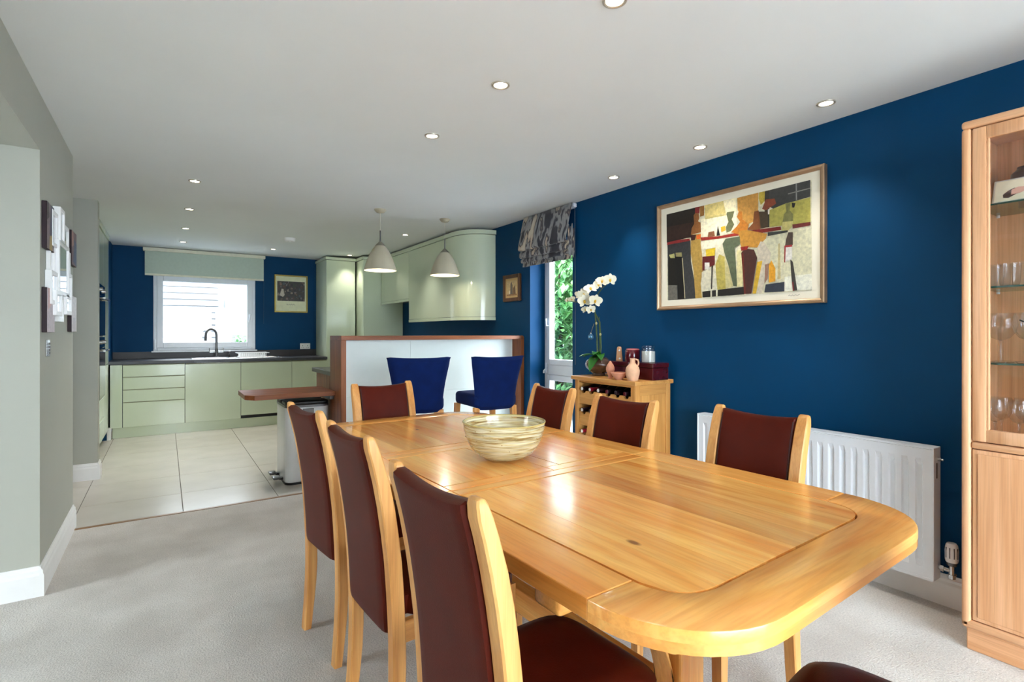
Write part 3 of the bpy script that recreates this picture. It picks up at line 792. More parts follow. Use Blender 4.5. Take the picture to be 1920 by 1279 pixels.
# second shelf: tumblers
for i, (x, y) in enumerate(((2.74, .672), (2.83, .674), (2.72, .620), (2.80, .600), (2.72, .545))):
    t = thing('tumbler', ['front left tumbler on the second glass shelf', 'back left tumbler on the second glass shelf', 'second tumbler from the left at the front of the glass shelf', 'taller tumbler at the back middle of the second glass shelf', 'tumbler nearest the picture edge on the second glass shelf'][i], 'glass', (x, y, 1.4355), 0, 'tumblers on the second glass shelf')
    h = .085+.012*(i % 2)
    obj('body', lathe(B(), [(0, .001), (.026, .001), (.030, .01), (.033, h)], 0, 0, 0, 14), M_STEM, t, True, world=False)
    obj('base', lathe(B(), [(0, 0), (.024, 0), (.026, .004), (.024, .0015), (0, .0015)], 0, 0, 0, 14), M_STEM, t, True, world=False)
# top shelf: dark bowls and a framed photo
M_CLAY = pm('dark_stoneware', (52, 34, 34), .3, var=.2)
for i, (x, y, s, z) in enumerate(((2.86, .60, 1.0, 1.7565), (2.86, .47, 1.15, 1.7565))):
    t = thing('stoneware_pot', ['small dark stoneware pot on the top shelf behind the photo', 'larger dark stoneware pot at the picture edge on the top shelf'][i], 'pot', (x, y, z), 0, 'stoneware pots on the top shelf')
    obj('body', lathe(B(), [(0, 0), (.022*s, 0), (.03*s, .04), (.046*s, .075), (.052*s, .105), (.048*s, .135), (.03*s, .152), (.03*s, .16), (.026*s, .16), (.026*s, .15), (0, .14)], 0, 0, 0, 32), M_CLAY, t, True, world=False)
    obj('foot_ring', lathe(B(), [(.018*s, -.0002), (.026*s, -.0002), (.026*s, .008), (.018*s, .008), (.018*s, -.0002)], 0, 0, 0, 24), M_CLAY, t, True, world=False)
ph = thing('photo_frame', 'framed photograph of a resting baby propped on the top cabinet shelf', 'photo', (2.76, .59, 1.7565))
tl = Matrix.Rotation(D(22), 4, 'Y')
def tilt(bm):
    bmesh.ops.transform(bm, matrix=Matrix.Translation((2.72, .575, 1.7600)) @ tl, verts=bm.verts); return bm
bm = B(); box(bm, 0, .008, -.10, .10, 0, .105, .002); obj('frame', tilt(bm), pm('silver_frame', (206, 206, 200), .3, metal=.3), ph)
bm = B(); box(bm, -.0012, .0004, -.093, .093, .007, .098); obj('print', tilt(bm), pm('photo_print_paper', (232, 224, 196), .4, var=.06, scale=30), ph)
def blob(pts, dx):
    bm = B(); v = [bm.verts.new((dx, a, b)) for a, b in pts]; bm.faces.new(v); return tilt(bm)
obj('picture_hair', blob([(.066, .022), (.05, .018), (.03, .03), (.022, .052), (.036, .060), (.052, .052), (.068, .036)], -.0018), pm('photo_dark', (70, 40, 36), .5), ph)
obj('picture_face', blob([(.044, .030), (.02, .032), (0, .042), (.004, .058), (.026, .062), (.044, .052)], -.0022), pm('photo_skin', (222, 170, 150), .5), ph)
obj('picture_body', blob([(.004, .034), (-.05, .03), (-.09, .03), (-.09, .078), (-.03, .076), (.004, .06)], -.0016), pm('photo_pink', (236, 190, 176), .5), ph)
# ------------------------------------------------------------------ big painting on the navy wall
PAINT=[
((38,30,24),[(2.501,2.102),(2.256,2.103),(2.256,1.945),(2.303,1.908),(2.499,1.901)]),
((60,38,30),[(2.499,2.012),(2.271,2.008),(2.282,1.905),(2.496,1.915)]),
((62,62,64),[(2.493,1.891),(2.297,1.89),(2.292,1.739),(2.261,1.587),(2.256,1.489),(2.486,1.488)]),
((150,40,40),[(2.496,1.901),(2.405,1.906),(2.303,1.901),(2.303,1.885),(2.496,1.884)]),
((110,108,100),[(2.486,1.596),(2.411,1.59),(2.405,1.49),(2.484,1.49)]),
((25,22,18),[(2.484,1.789),(2.467,1.81),(2.433,1.806),(2.411,1.771),(2.405,1.59),(2.484,1.596)]),
((20,18,16),[(2.427,1.782),(2.405,1.816),(2.372,1.807),(2.358,1.747),(2.343,1.491),(2.4,1.492),(2.405,1.599)]),
((190,185,120),[(2.478,1.811),(2.433,1.815),(2.427,1.782),(2.467,1.787)]),
((160,150,100),[(2.422,1.818),(2.369,1.815),(2.367,1.784),(2.416,1.79)]),
((200,190,150),[(2.367,1.775),(2.36,1.776),(2.339,1.494),(2.345,1.493)]),
((140,35,35),[(2.258,2.104),(2.222,2.103),(2.225,2.056),(2.261,2.068)]),
((160,110,50),[(2.222,2.103),(2.188,2.103),(2.188,2.036),(2.22,2.034)]),
((225,205,130),[(2.185,2.103),(1.954,2.103),(1.958,2.017),(2.026,2.018),(2.18,2.018)]),
((245,235,195),[(2.045,2.101),(1.95,2.102),(1.958,2.017),(2.026,2.018)]),
((245,238,205),[(2.215,2.016),(2.008,2.007),(1.958,2.017),(1.947,1.918),(1.972,1.89),(2.21,1.894)]),
((205,190,120),[(2.18,2.019),(2.026,2.016),(2.026,2.006),(2.18,2.009)]),
((240,232,205),[(2.212,1.864),(2.045,1.86),(2.049,1.811),(2.2,1.811)]),
((150,95,45),[(2.271,2.052),(2.256,2.067),(2.23,2.057),(2.225,2.026),(2.235,2.006),(2.215,1.994),(2.212,1.929),(2.292,1.924),(2.287,1.967),(2.266,1.994)]),
((185,150,75),[(2.292,1.924),(2.212,1.92),(2.215,1.851),(2.205,1.79),(2.2,1.669),(2.215,1.584),(2.205,1.49),(2.256,1.489),(2.271,1.676),(2.294,1.801)]),
((70,25,20),[(2.294,1.924),(2.25,1.918),(2.261,1.884),(2.292,1.885)]),
((235,110,40),[(2.25,1.913),(2.215,1.916),(2.215,1.886),(2.245,1.886)]),
((160,50,40),[(2.215,1.895),(2.082,1.881),(1.936,1.884),(1.936,1.864),(2.082,1.866),(2.21,1.872)]),
((140,90,60),[(2.16,1.886),(2.155,1.92),(2.111,1.921),(2.106,1.886)]),
((40,38,36),[(2.094,1.886),(2.084,1.954),(2.068,1.885)]),
((235,180,50),[(2.063,1.938),(2.031,1.941),(2.026,1.911),(2.059,1.904)]),
((110,115,80),[(2.026,1.932),(2.008,1.961),(2.022,2.013),(2.017,2.025),(1.967,2.022),(1.976,1.988),(1.985,1.974),(1.967,1.938),(1.99,1.901),(2.022,1.894)]),
((205,150,70),[(1.947,2.1),(1.806,2.102),(1.808,1.988),(1.841,1.932),(1.884,1.919),(1.918,1.978),(1.943,2.023)]),
((200,125,40),[(1.99,1.893),(1.954,1.919),(1.927,1.947),(1.949,1.983),(1.936,2.013),(1.914,2.009),(1.91,1.96),(1.867,1.92),(1.884,1.876),(1.927,1.867)]),
((195,170,60),[(1.801,2.102),(1.765,2.101),(1.767,2.042),(1.791,2.024),(1.804,2.065)]),
((62,62,60),[(1.739,2.101),(1.502,2.104),(1.501,2.011),(1.575,2.005),(1.642,2.001),(1.711,1.984),(1.739,2.005)]),
((50,48,35),[(1.765,2.101),(1.739,2.101),(1.737,1.882),(1.767,1.884),(1.767,2.034)]),
((180,172,85),[(1.739,1.982),(1.642,2.001),(1.501,2.008),(1.5,1.871),(1.597,1.873),(1.735,1.882)]),
((150,150,145),[(1.583,2.102),(1.575,2.102),(1.574,2.008),(1.581,2.008)]),
((150,148,140),[(1.627,2.057),(1.502,2.061),(1.502,2.055),(1.627,2.051)]),
((140,70,45),[(1.783,1.999),(1.759,2.052),(1.704,2.044),(1.696,2.012),(1.735,1.997),(1.759,1.985)]),
((235,225,215),[(1.747,1.988),(1.735,1.991),(1.737,1.959),(1.746,1.959)]),
((75,60,40),[(1.804,1.987),(1.747,1.976),(1.747,1.884),(1.796,1.881)]),
((130,75,35),[(1.879,1.891),(1.841,1.924),(1.833,1.993),(1.804,1.994),(1.791,1.884),(1.808,1.873)]),
((215,212,180),[(1.808,1.801),(1.775,1.827),(1.627,1.819),(1.605,1.838),(1.499,1.831),(1.494,1.58),(1.59,1.574),(1.642,1.572),(1.704,1.554),(1.751,1.624)]),
((195,180,130),[(1.684,1.775),(1.673,1.777),(1.669,1.57),(1.688,1.568)]),
((232,232,215),[(1.646,1.579),(1.494,1.583),(1.492,1.495),(1.647,1.495)]),
((130,128,75),[(1.642,2.004),(1.612,2.0),(1.616,1.958),(1.597,1.932),(1.597,1.892),(1.657,1.899),(1.65,1.942),(1.635,1.954)]),
((200,190,120),[(1.657,1.899),(1.597,1.892),(1.599,1.863),(1.627,1.841),(1.665,1.848)]),
((30,28,30),[(1.605,1.999),(1.583,1.992),(1.59,1.968),(1.601,1.97)]),
((130,35,30),[(1.888,1.883),(1.669,1.874),(1.665,1.854),(1.808,1.855),(1.888,1.864)]),
((110,40,35),[(1.601,1.874),(1.5,1.871),(1.499,1.851),(1.599,1.85)]),
((60,60,55),[(1.747,1.853),(1.627,1.845),(1.627,1.834),(1.747,1.83)]),
((195,140,55),[(1.936,1.892),(1.884,1.89),(1.751,1.845),(1.759,1.817),(1.816,1.771),(1.918,1.789),(1.931,1.835)]),
((220,190,50),[(2.175,1.807),(2.101,1.81),(2.106,1.76),(2.17,1.76)]),
((100,35,35),[(2.2,1.763),(2.106,1.76),(2.106,1.701),(2.2,1.669)]),
((220,215,190),[(2.205,1.66),(2.13,1.687),(2.082,1.699),(2.082,1.531),(2.205,1.533)]),
((190,175,90),[(2.101,1.701),(2.073,1.764),(2.031,1.742),(2.026,1.536),(2.087,1.536)]),
((205,195,140),[(2.035,1.743),(2.008,1.674),(1.972,1.548),(2.026,1.54)]),
((225,215,160),[(1.949,1.773),(1.91,1.768),(1.908,1.543),(1.947,1.542)]),
((95,105,80),[(2.049,1.828),(2.026,1.857),(1.927,1.857),(1.925,1.81),(1.963,1.791),(1.947,1.546),(1.972,1.552),(2.008,1.69),(2.035,1.768)]),
((35,30,26),[(2.2,1.531),(1.901,1.541),(1.897,1.494),(2.198,1.492)]),
((220,215,190),[(2.138,1.533),(2.126,1.534),(2.126,1.492),(2.138,1.492)]),
((220,215,190),[(2.097,1.536),(2.084,1.536),(2.084,1.493),(2.097,1.493)]),
((50,45,40),[(2.13,1.695),(2.119,1.696),(2.125,1.543),(2.134,1.542)]),
((235,230,220),[(2.182,1.722),(2.145,1.718),(2.145,1.676),(2.182,1.677)]),
((75,40,32),[(1.918,1.753),(1.892,1.777),(1.833,1.761),(1.814,1.708),(1.85,1.495),(1.892,1.496),(1.905,1.599)]),
((110,40,30),[(1.914,1.752),(1.904,1.751),(1.888,1.497),(1.899,1.496)]),
((150,40,30),[(1.923,1.789),(1.867,1.79),(1.879,1.768),(1.917,1.765)]),
((205,195,175),[(1.812,1.77),(1.791,1.806),(1.767,1.795),(1.727,1.728),(1.735,1.668),(1.759,1.594),(1.783,1.495),(1.841,1.495),(1.812,1.669)]),
((150,115,95),[(1.763,1.663),(1.739,1.668),(1.747,1.577),(1.767,1.548)]),
((210,170,50),[(1.812,1.684),(1.779,1.688),(1.808,1.551),(1.82,1.494),(1.843,1.495)]),
((225,160,40),[(1.739,1.661),(1.723,1.682),(1.7,1.634),(1.7,1.558),(1.739,1.553)]),
((48,54,66),[(1.759,1.544),(1.646,1.55),(1.646,1.495),(1.767,1.497)]),
((80,65,55),[(1.623,1.833),(1.597,1.829),(1.597,1.756),(1.642,1.758),(1.635,1.798)]),
((225,222,215),[(1.642,1.751),(1.601,1.749),(1.601,1.675),(1.646,1.665)]),
((150,40,40),[(1.646,1.759),(1.601,1.76),(1.601,1.747),(1.638,1.748),(1.641,1.661),(1.647,1.662)]),
((60,55,50),[(1.612,1.676),(1.597,1.66),(1.572,1.496),(1.597,1.494),(1.605,1.572)]),
((120,35,35),[(1.602,1.546),(1.594,1.545),(1.589,1.495),(1.597,1.495)]),
]
def attr_mat(name, rough=.5, n_scale=60):
    m, n, l, p = new_mat(name); setp(p, rough)
    at = n.new('ShaderNodeAttribute'); at.attribute_name = 'Col'
    tc = n.new('ShaderNodeTexCoord'); ns = n.new('ShaderNodeTexNoise'); ns.inputs['Scale'].default_value = n_scale; ns.inputs['Detail'].default_value = 5
    l.new(tc.outputs['Object'], ns.inputs['Vector'])
    r = n.new('ShaderNodeValToRGB'); r.color_ramp.elements[0].position = .3; r.color_ramp.elements[1].position = .7
    r.color_ramp.elements[0].color = (.6, .6, .6, 1); r.color_ramp.elements[1].color = (1.12, 1.1, 1.05, 1)
    l.new(ns.outputs['Fac'], r.inputs['Fac'])
    mx = n.new('ShaderNodeMix'); mx.data_type = 'RGBA'; mx.blend_type = 'MULTIPLY'; mx.inputs[0].default_value = .7
    l.new(at.outputs['Color'], mx.inputs[6]); l.new(r.outputs['Color'], mx.inputs[7]); l.new(mx.outputs[2], p.inputs['Base Color'])
    return m
def painted(name, polys, fn, parent, mat, step=.00006):
    """flat print: overlapping colour areas, one mesh with a colour attribute; fn(a,b,layer)->xyz"""
    vs_, fs_, cs_ = [], [], []
    for k, (c, pts) in enumerate(polys):
        i0 = len(vs_)
        for a, b in pts: vs_.append(fn(a, b, k*step))
        fs_.append(list(range(i0, i0+len(pts)))); cs_.append(s2l(c))
    me = bpy.data.meshes.new(name); off = wpos(parent)
    me.from_pydata([tuple(Vector(v)-off) for v in vs_], [], fs_)
    ca = me.color_attributes.new('Col', 'FLOAT_COLOR', 'CORNER')
    for poly in me.polygons:
        for li in poly.loop_indices: ca.data[li].color = cs_[poly.index]
    me.materials.append(mat)
    o = bpy.data.objects.new(name, me); COL.objects.link(o); o.parent = parent
    return o
M_CANVAS = attr_mat('painted_print', .45)
pt_ = thing('framed_painting', 'large framed abstract painting of vases and bottles on the navy wall', 'painting', (2.99, 2.0, 1.42))
FY0, FY1, FZ0, FZ1 = 1.42, 2.575, 1.42, 2.172
M_BRONZE = pm('bronze_moulding', (172, 142, 112), .3, var=.1, metal=.6)
mould = [(2.998, 0), (2.966, 0), (2.962, .006), (2.964, .014), (2.972, .020), (2.974, .026), (2.998, .026)]
def mould_bar(pa, pb, inward, axis):
    """mitred moulding bar"""
    bm = B(); A = []; Bv = []
    for x, t in mould:
        if axis == 'y':
            A.append(bm.verts.new((x, pa[0]+t, pa[1]+inward*t))); Bv.append(bm.verts.new((x, pb[0]-t, pb[1]+inward*t)))
        else:
            A.append(bm.verts.new((x, pa[0]+inward*t, pa[1]+t))); Bv.append(bm.verts.new((x, pb[0]+inward*t, pb[1]-t)))
    n_ = len(mould); fs = [bm.faces.new(A), bm.faces.new(Bv)]
    for i in range(n_): fs.append(bm.faces.new((A[i], A[(i+1) % n_], Bv[(i+1) % n_], Bv[i])))
    bmesh.ops.recalc_face_normals(bm, faces=fs); return bm
obj('frame_bar', mould_bar((FY0, FZ0), (FY1, FZ0), 1, 'y'), M_BRONZE, pt_, True)
obj('frame_bar', mould_bar((FY0, FZ1), (FY1, FZ1), -1, 'y'), M_BRONZE, pt_, True)
obj('frame_bar', mould_bar((FY0, FZ0), (FY0, FZ1), 1, 'z'), M_BRONZE, pt_, True)
obj('frame_bar', mould_bar((FY1, FZ0), (FY1, FZ1), -1, 'z'), M_BRONZE, pt_, True)
obj('mount', box(B(), 2.984, 2.996, FY0+.02, FY1-.02, FZ0+.02, FZ1-.02), pm('cream_mount_board', (232, 226, 206), .7, var=.01), pt_)
base = [((225, 220, 190), [(1.495, 1.49), (2.495, 1.49), (2.495, 2.103), (1.495, 2.103)])]
painted('picture', base+PAINT, lambda a, b, k: (2.9835-k, a, b), pt_, M_CANVAS)
sig = [(1.625, 1.468), (1.618, 1.474), (1.61, 1.466), (1.602, 1.473), (1.594, 1.467), (1.585, 1.472), (1.572, 1.468), (1.56, 1.474)]
obj('signature', tube(B(), [(2.9835, a, b) for a, b in sig], .0009, 5), M_DARK, pt_, True)

# ------------------------------------------------------------------ small framed picture by the bar
sp2 = thing('small_picture', 'small dark wood framed picture on the navy wall above the bar end', 'picture', (2.99, 4.49, 1.58))
a0, a1, b0, b1 = 4.345, 4.66, 1.585, 1.862
M_DWOOD = wood('dark_frame_wood', (74, 44, 26), (104, 66, 40), 'z', rough=.4)
for nm, bx in (('frame_bar', (a0, a0+.038, b0, b1)), ('frame_bar', (a1-.038, a1, b0, b1)), ('frame_bar', (a0+.038, a1-.038, b0, b0+.038)), ('frame_bar', (a0+.038, a1-.038, b1-.038, b1))):
    obj(nm, box(B(), 2.972, 2.998, bx[0], bx[1], bx[2], bx[3], .004), M_DWOOD, sp2)
obj('mount', box(B(), 2.984, 2.996, a0+.03, a1-.03, b0+.03, b1-.03), pm('tan_mount', (196, 164, 112), .7), sp2)
painted('picture', [((205, 180, 130), [(4.41, 1.645), (4.60, 1.645), (4.60, 1.80), (4.41, 1.80)]), ((120, 90, 62), [(4.43, 1.645), (4.48, 1.645), (4.48, 1.72), (4.44, 1.75)]), ((90, 84, 84), [(4.50, 1.655), (4.53, 1.655), (4.525, 1.77), (4.51, 1.79), (4.50, 1.77)]), ((226, 218, 190), [(4.53, 1.645), (4.56, 1.645), (4.555, 1.70), (4.535, 1.70)]), ((70, 62, 60), [(4.485, 1.65), (4.498, 1.65), (4.495, 1.76), (4.488, 1.76)]), ((150, 110, 70), [(4.41, 1.645), (4.60, 1.645), (4.60, 1.66), (4.41, 1.66)])],
        lambda a, b, k: (2.9835-k, a, b), sp2, M_CANVAS)

# ------------------------------------------------------------------ roman blind over the tall window
def fabric_mat():
    m, n, l, p = new_mat('brushstroke_fabric'); setp(p, .85, sheen=.2)
    tc = n.new('ShaderNodeTexCoord'); mp = n.new('ShaderNodeMapping'); mp.inputs['Scale'].default_value = (10, 10, 2.8)
    l.new(tc.outputs['Object'], mp.inputs['Vector'])
    v = n.new('ShaderNodeTexNoise'); v.inputs['Scale'].default_value = 1.; v.inputs['Detail'].default_value = 3; v.inputs['Distortion'].default_value = .25
    l.new(mp.outputs['Vector'], v.inputs['Vector'])
    r = n.new('ShaderNodeValToRGB'); e = r.color_ramp.elements; r.color_ramp.interpolation = 'LINEAR'
    e[0].position = .36; e[0].color = s2l((34, 32, 44)); e[1].position = .66; e[1].color = s2l((206, 196, 178))
    for pos, c in ((.42, (44, 42, 54)), (.45, (130, 130, 132)), (.51, (150, 148, 144)), (.53, (62, 58, 66)), (.56, (70, 66, 70)), (.58, (188, 168, 146))):
        x = r.color_ramp.elements.new(pos); x.color = s2l(c)
    l.new(v.outputs['Fac'], r.inputs['Fac']); l.new(r.outputs['Color'], p.inputs['Base Color'])
    return m
M_FAB = fabric_mat()
rb = thing('roman_blind', 'grey and taupe brushstroke roman blind gathered above the tall window', 'blind', (2.95, 3.88, 1.91))
RY0, RY1 = 3.50, 4.235
obj('headrail', box(B(), 2.955, 2.998, RY0+.01, RY1-.01, 2.352, 2.392, .003), M_PVC, rb)
# side profile (x,z) of the gathered cloth: flat fall bulging out, then stacked folds
pr = [(2.953, 2.392), (2.935, 2.33), (2.915, 2.24), (2.895, 2.15), (2.882, 2.095), (2.880, 2.070), (2.888, 2.058), (2.905, 2.056), (2.918, 2.068),
      (2.915, 2.052), (2.900, 2.030), (2.897, 2.002), (2.905, 1.988), (2.922, 1.988), (2.932, 2.002), (2.928, 1.985), (2.915, 1.972), (2.913, 1.955), (2.922, 1.946), (2.938, 1.950), (2.942, 1.935), (2.938, 1.905)]
bm = B(); NY = 26; rows = []
for k in range(NY+1):
    y = RY0+(RY1-RY0)*k/NY
    wv = .0015*math.sin(k*1.1)
    rows.append([bm.verts.new((x+wv*(1 if j > 3 else .3), y + (.03*(j/len(pr)) if k == NY else 0)*0, z+(.002*math.sin(k*.9+j*.4) if j > 3 else 0))) for j, (x, z) in enumerate(pr)])
for a, b in zip(rows, rows[1:]):
    for j in range(len(pr)-1): bm.faces.new((a[j], b[j], b[j+1], a[j+1]))
bmesh.ops.recalc_face_normals(bm, faces=bm.faces)
ob = obj('cloth', bm, M_FAB, rb, True, ang=80)
md = ob.modifiers.new('thick', 'SOLIDIFY'); md.thickness = .003
# gathered end folds on the near side
for k, (dx, dz) in enumerate(((0, 0), (.016, -.02), (.034, .008), (.05, -.03))):
    pts = [(2.905+dx, RY0-.004-.004*k, 2.20+dz), (2.900+dx, RY0-.012, 2.10+dz), (2.905+dx, RY0-.010, 2.0+dz), (2.915+dx*.8, RY0-.004, 1.93+dz*.5)]
    obj('end_fold', tube(B(), pts, [.004, .011, .011, .005], 8), M_FAB, rb, True)
obj('cord', tube(B(), [(2.975, RY0-.005, 2.375), (2.978, RY0-.008, 1.6), (2.980, RY0-.006, .98)], .0016, 6), pm('pale_cord', (120, 120, 118), .7), rb)
obj('chain_bracket', box(B(), 2.955, 2.99, RY0-.014, RY0+.004, 2.355, 2.388, .003), M_PVC, rb)

# ------------------------------------------------------------------ oak wine cabinet
wc = thing('wine_cabinet', 'oak wine rack cabinet standing against the navy wall', 'cabinet', (2.78, 2.71, 0))
VX0, VX1, VY0, VY1, VT = 2.625, 2.975, 2.46, 3.08, .93
obj('top', box(B(), VX0-.025, VX1+.01, VY0-.02, VY1+.02, VT-.028, VT, .004, 2), M_WINE('y'), wc)
for x, y in ((VX0, VY0), (VX0, VY1-.045), (VX1-.045, VY0), (VX1-.045, VY1-.045)):
    obj('corner_post', box(B(), x, x+.045, y, y+.045, 0, VT-.028, .002), M_WINE('z'), wc)
for y in (VY0+.008, VY1-.022):
    obj('side_panel', box(B(), VX0+.045, VX1-.045, y, y+.012, .08, VT-.10), M_WINE('z'), wc)
    obj('side_rail', box(B(), VX0+.045, VX1-.045, y-.005, y+.015, VT-.10, VT-.028, .001), M_WINE('x'), wc)
    obj('side_rail', box(B(), VX0+.045, VX1-.045, y-.005, y+.015, .04, .10, .001), M_WINE('x'), wc)
obj('back_panel', box(B(), VX1-.015, VX1-.004, VY0+.045, VY1-.045, .05, VT-.03), pm('rack_shade_brown', (60, 36, 22), .7), wc)  # dark brown paints the shade inside the oak rack
obj('top_rail', box(B(), VX0+.003, VX0+.023, VY0+.045, VY1-.045, VT-.045, VT-.028), M_WINE('y'), wc)
NB = 6; inner0, inner1 = VY0+.047, VY1-.047; pb = (inner1-inner0)/NB
for r_ in range(5):
    zt = .822-.16*r_
    pts = [(inner0, zt-.10), (inner1, zt-.10), (inner1, zt)]
    for k in range(NB-1, -1, -1):
        c_ = inner0+pb*(k+.5)
        for q in range(9):
            a = PI*q/8
            pts.append((c_+.026*math.cos(a), zt-.020*math.sin(a)))
    pts.append((inner0, zt))
    obj('scalloped_rail', prism(B(), pts, VX0+.004, VX0+.022, 'x'), M_WINE('y'), wc)
    obj('rack_floor', box(B(), VX0+.022, VX1-.02, inner0, inner1, zt-.075, zt-.067), pm('rack_shade_brown', (60, 36, 22), .7), wc)
capcol = {'white': (225, 220, 210), 'red': (150, 24, 40), 'dark': (40, 20, 26), 'wine': (96, 18, 30)}
M_BOTTLE = pm('dark_green_bottle', (14, 20, 14), .08, coat=.4)
def bottle(k, r_, col, pos):
    y = inner0+pb*(k+.5); z = .822-.16*r_+.016
    nm = {0: 'top', 1: 'second', 2: 'third'}[r_]
    t = thing('wine_bottle', '%s row wine bottle, %s' % (nm, pos), 'bottle', (VX0+.1, y, z-.036), 0, 'wine bottles in the rack')
    def lay(bm):
        bmesh.ops.rotate(bm, verts=bm.verts, cent=(0, 0, 0), matrix=Matrix.Rotation(-PI/2, 3, 'Y')); bmesh.ops.translate(bm, verts=bm.verts, vec=(0, y, z)); return bm
    # bottle axis along -x, neck towards the room; local z = distance from bottom
    x_end = VX0+.30
    bm = B(); lathe(bm, [(0, 0), (.034, .003), (.036, .012), (.036, .17), (.028, .20), (.015, .225), (.0135, .25), (0, .25)], n=20); lay(bm); bmesh.ops.translate(bm, verts=bm.verts, vec=(x_end, 0, 0)); obj('body', bm, M_BOTTLE, t, True)
    bm = B(); lathe(bm, [(.0140, .235), (.0145, .236), (.0145, .298), (.0155, .300), (.0155, .308), (.013, .310), (0, .310)], n=20); lay(bm); bmesh.ops.translate(bm, verts=bm.verts, vec=(x_end, 0, 0)); obj('capsule', bm, pm('capsule_'+col[0], capcol[col[0]], .3), t, True)
    bm = B(); lathe(bm, [(0, .3102), (.0125, .3102), (.011, .312), (0, .312)], n=16); lay(bm); bmesh.ops.translate(bm, verts=bm.verts, vec=(x_end, 0, 0)); obj('cap_disc', bm, pm('capdisc_'+col[1], capcol[col[1]], .35), t, True)
tops = [(('dark', 'wine'), 'nearest the viewer'), (('dark', 'dark'), 'second from the near end with a dark cap'), (('dark', 'wine'), 'third from the near end with a wine red cap'), (('dark', 'white'), 'white capped, just right of the red capsule'), (('red', 'white'), 'with a red capsule and white end'), (('dark', 'white'), 'at the far left with a white end')]
for k, (c, ps) in enumerate(tops): bottle(k, 0, c, ps)
bottle(5, 1, ('dark', 'white'), 'at the far left'); bottle(4, 1, ('dark', 'dark'), 'second from the far left')
bottle(5, 2, ('red', 'white'), 'at the far left with a red capsule')

# ------------------------------------------------------------------ things on the wine cabinet
M_TERRA = pm('terracotta', (206, 142, 112), .75, var=.08, scale=30, bump=.1)
M_BURG = pm('burgundy_lacquer', (70, 12, 20), .25, var=.1, coat=.3)
t = thing('terracotta_teardrop', 'teardrop shaped terracotta bud vase on the wine cabinet', 'vase', (2.66, 2.735, VT))
obj('body', lathe(B(), [(0, 0), (.014, 0), (.016, .006), (.014, .018), (.024, .040), (.031, .062), (.030, .080), (.022, .098), (.012, .112), (.006, .124), (0, .126)], 0, 0, 0, 28), M_TERRA, t, True, world=False)
obj('foot', lathe(B(), [(0, -.0), (.018, -.0), (.018, .005), (.012, .007), (0, .007)], 0, 0, 0, 24), M_TERRA, t, True, world=False)
t = thing('terracotta_dish', 'small open terracotta dish on the wine cabinet', 'bowl', (2.645, 2.635, VT))
obj('body', lathe(B(), [(0, 0), (.024, 0), (.026, .004), (.042, .022), (.054, .046), (.051, .046), (.039, .024), (.022, .008), (0, .007)], 0, 0, 0, 32), M_TERRA, t, True, world=False)
obj('rim', lathe(B(), [(.050, .044), (.056, .044), (.057, .048), (.055, .051), (.051, .050), (.050, .044)], 0, 0, 0, 32), M_TERRA, t, True, world=False)
M_TERRA2 = pm('pale_terracotta', (224, 176, 140), .75, var=.08, scale=30, bump=.1)
t = thing('terracotta_jug', 'pale terracotta jug with a loop handle on the wine cabinet', 'jug', (2.66, 2.52, VT))
obj('body', lathe(B(), [(0, 0), (.034, 0), (.038, .012), (.046, .045), (.048, .070), (.042, .092), (.026, .110), (.018, .122), (.017, .148), (.019, .152), (.015, .152), (.014, .122), (0, .11)], 0, 0, 0, 32), M_TERRA2, t, True, world=False)
hp_ = [(.016*1.0, -.012, .146), (.022, -.028, .142), (.020, -.036, .126), (.018, -.034, .110), (.016, -.026, .100)]
obj('handle', tube(B(), hp_, .0055, 8), M_TERRA2, t, True, world=False)
t = thing('burgundy_box', 'burgundy lacquered box on the right of the wine cabinet top', 'box', (2.83, 2.52, VT))
obj('body', box(B(), 2.765, 2.925, 2.435, 2.64, VT, VT+.085, .003), M_BURG, t)
obj('lid', box(B(), 2.762, 2.928, 2.432, 2.643, VT+.086, VT+.118, .004, 2), M_BURG, t)
t = thing('burgundy_case', 'burgundy lacquered case behind the terracotta vases', 'box', (2.83, 2.755, VT))
obj('body', box(B(), 2.765, 2.925, 2.655, 2.855, VT, VT+.085, .003), M_BURG, t)
obj('lid', box(B(), 2.762, 2.928, 2.652, 2.858, VT+.086, VT+.118, .004, 2), M_BURG, t)
t = thing('candle_jar', 'glass jar candle of cream wax on the burgundy box', 'candle', (2.845, 2.545, VT+.118))
obj('wax', lathe(B(), [(0, .003), (.045, .003), (.046, .01), (.046, .078), (0, .078)], 0, 0, 0, 32), pm('cream_wax', (240, 236, 220), .5), t, True, world=False)
obj('jar', lathe(B(), [(0, 0), (.046, 0), (.049, .006), (.049, .085), (.041, .095), (.041, .100), (.039, .100), (.039, .094), (.0475, .084), (.0475, .006), (0, .002)], 0, 0, 0, 32), M_STEM, t, True, world=False)
obj('lid', lathe(B(), [(0, .101), (.044, .101), (.045, .104), (.045, .116), (.042, .119), (0, .119)], 0, 0, 0, 32), M_STEM, t, True, world=False)
t = thing('burgundy_pot', 'round burgundy glass pot with a bright rim on the burgundy case', 'pot', (2.85, 2.70, VT+.118))
obj('body', lathe(B(), [(0, 0), (.05, 0), (.054, .006), (.054, .078), (.050, .084), (.046, .084), (.046, .01), (0, .008)], 0, 0, 0, 32), pm('burgundy_glass', (84, 12, 24), .08, coat=.5), t, True, world=False)
obj('trim', lathe(B(), [(.030, .085), (.048, .085), (.046, .092), (.032, .094), (.030, .085)], 0, 0, 0, 32), pm('bright_red_trim', (196, 110, 110), .25), t, True, world=False)
t = thing('wooden_metronome', 'small tapered wooden block beside the burgundy pot', 'ornament', (2.84, 2.835, VT+.118))
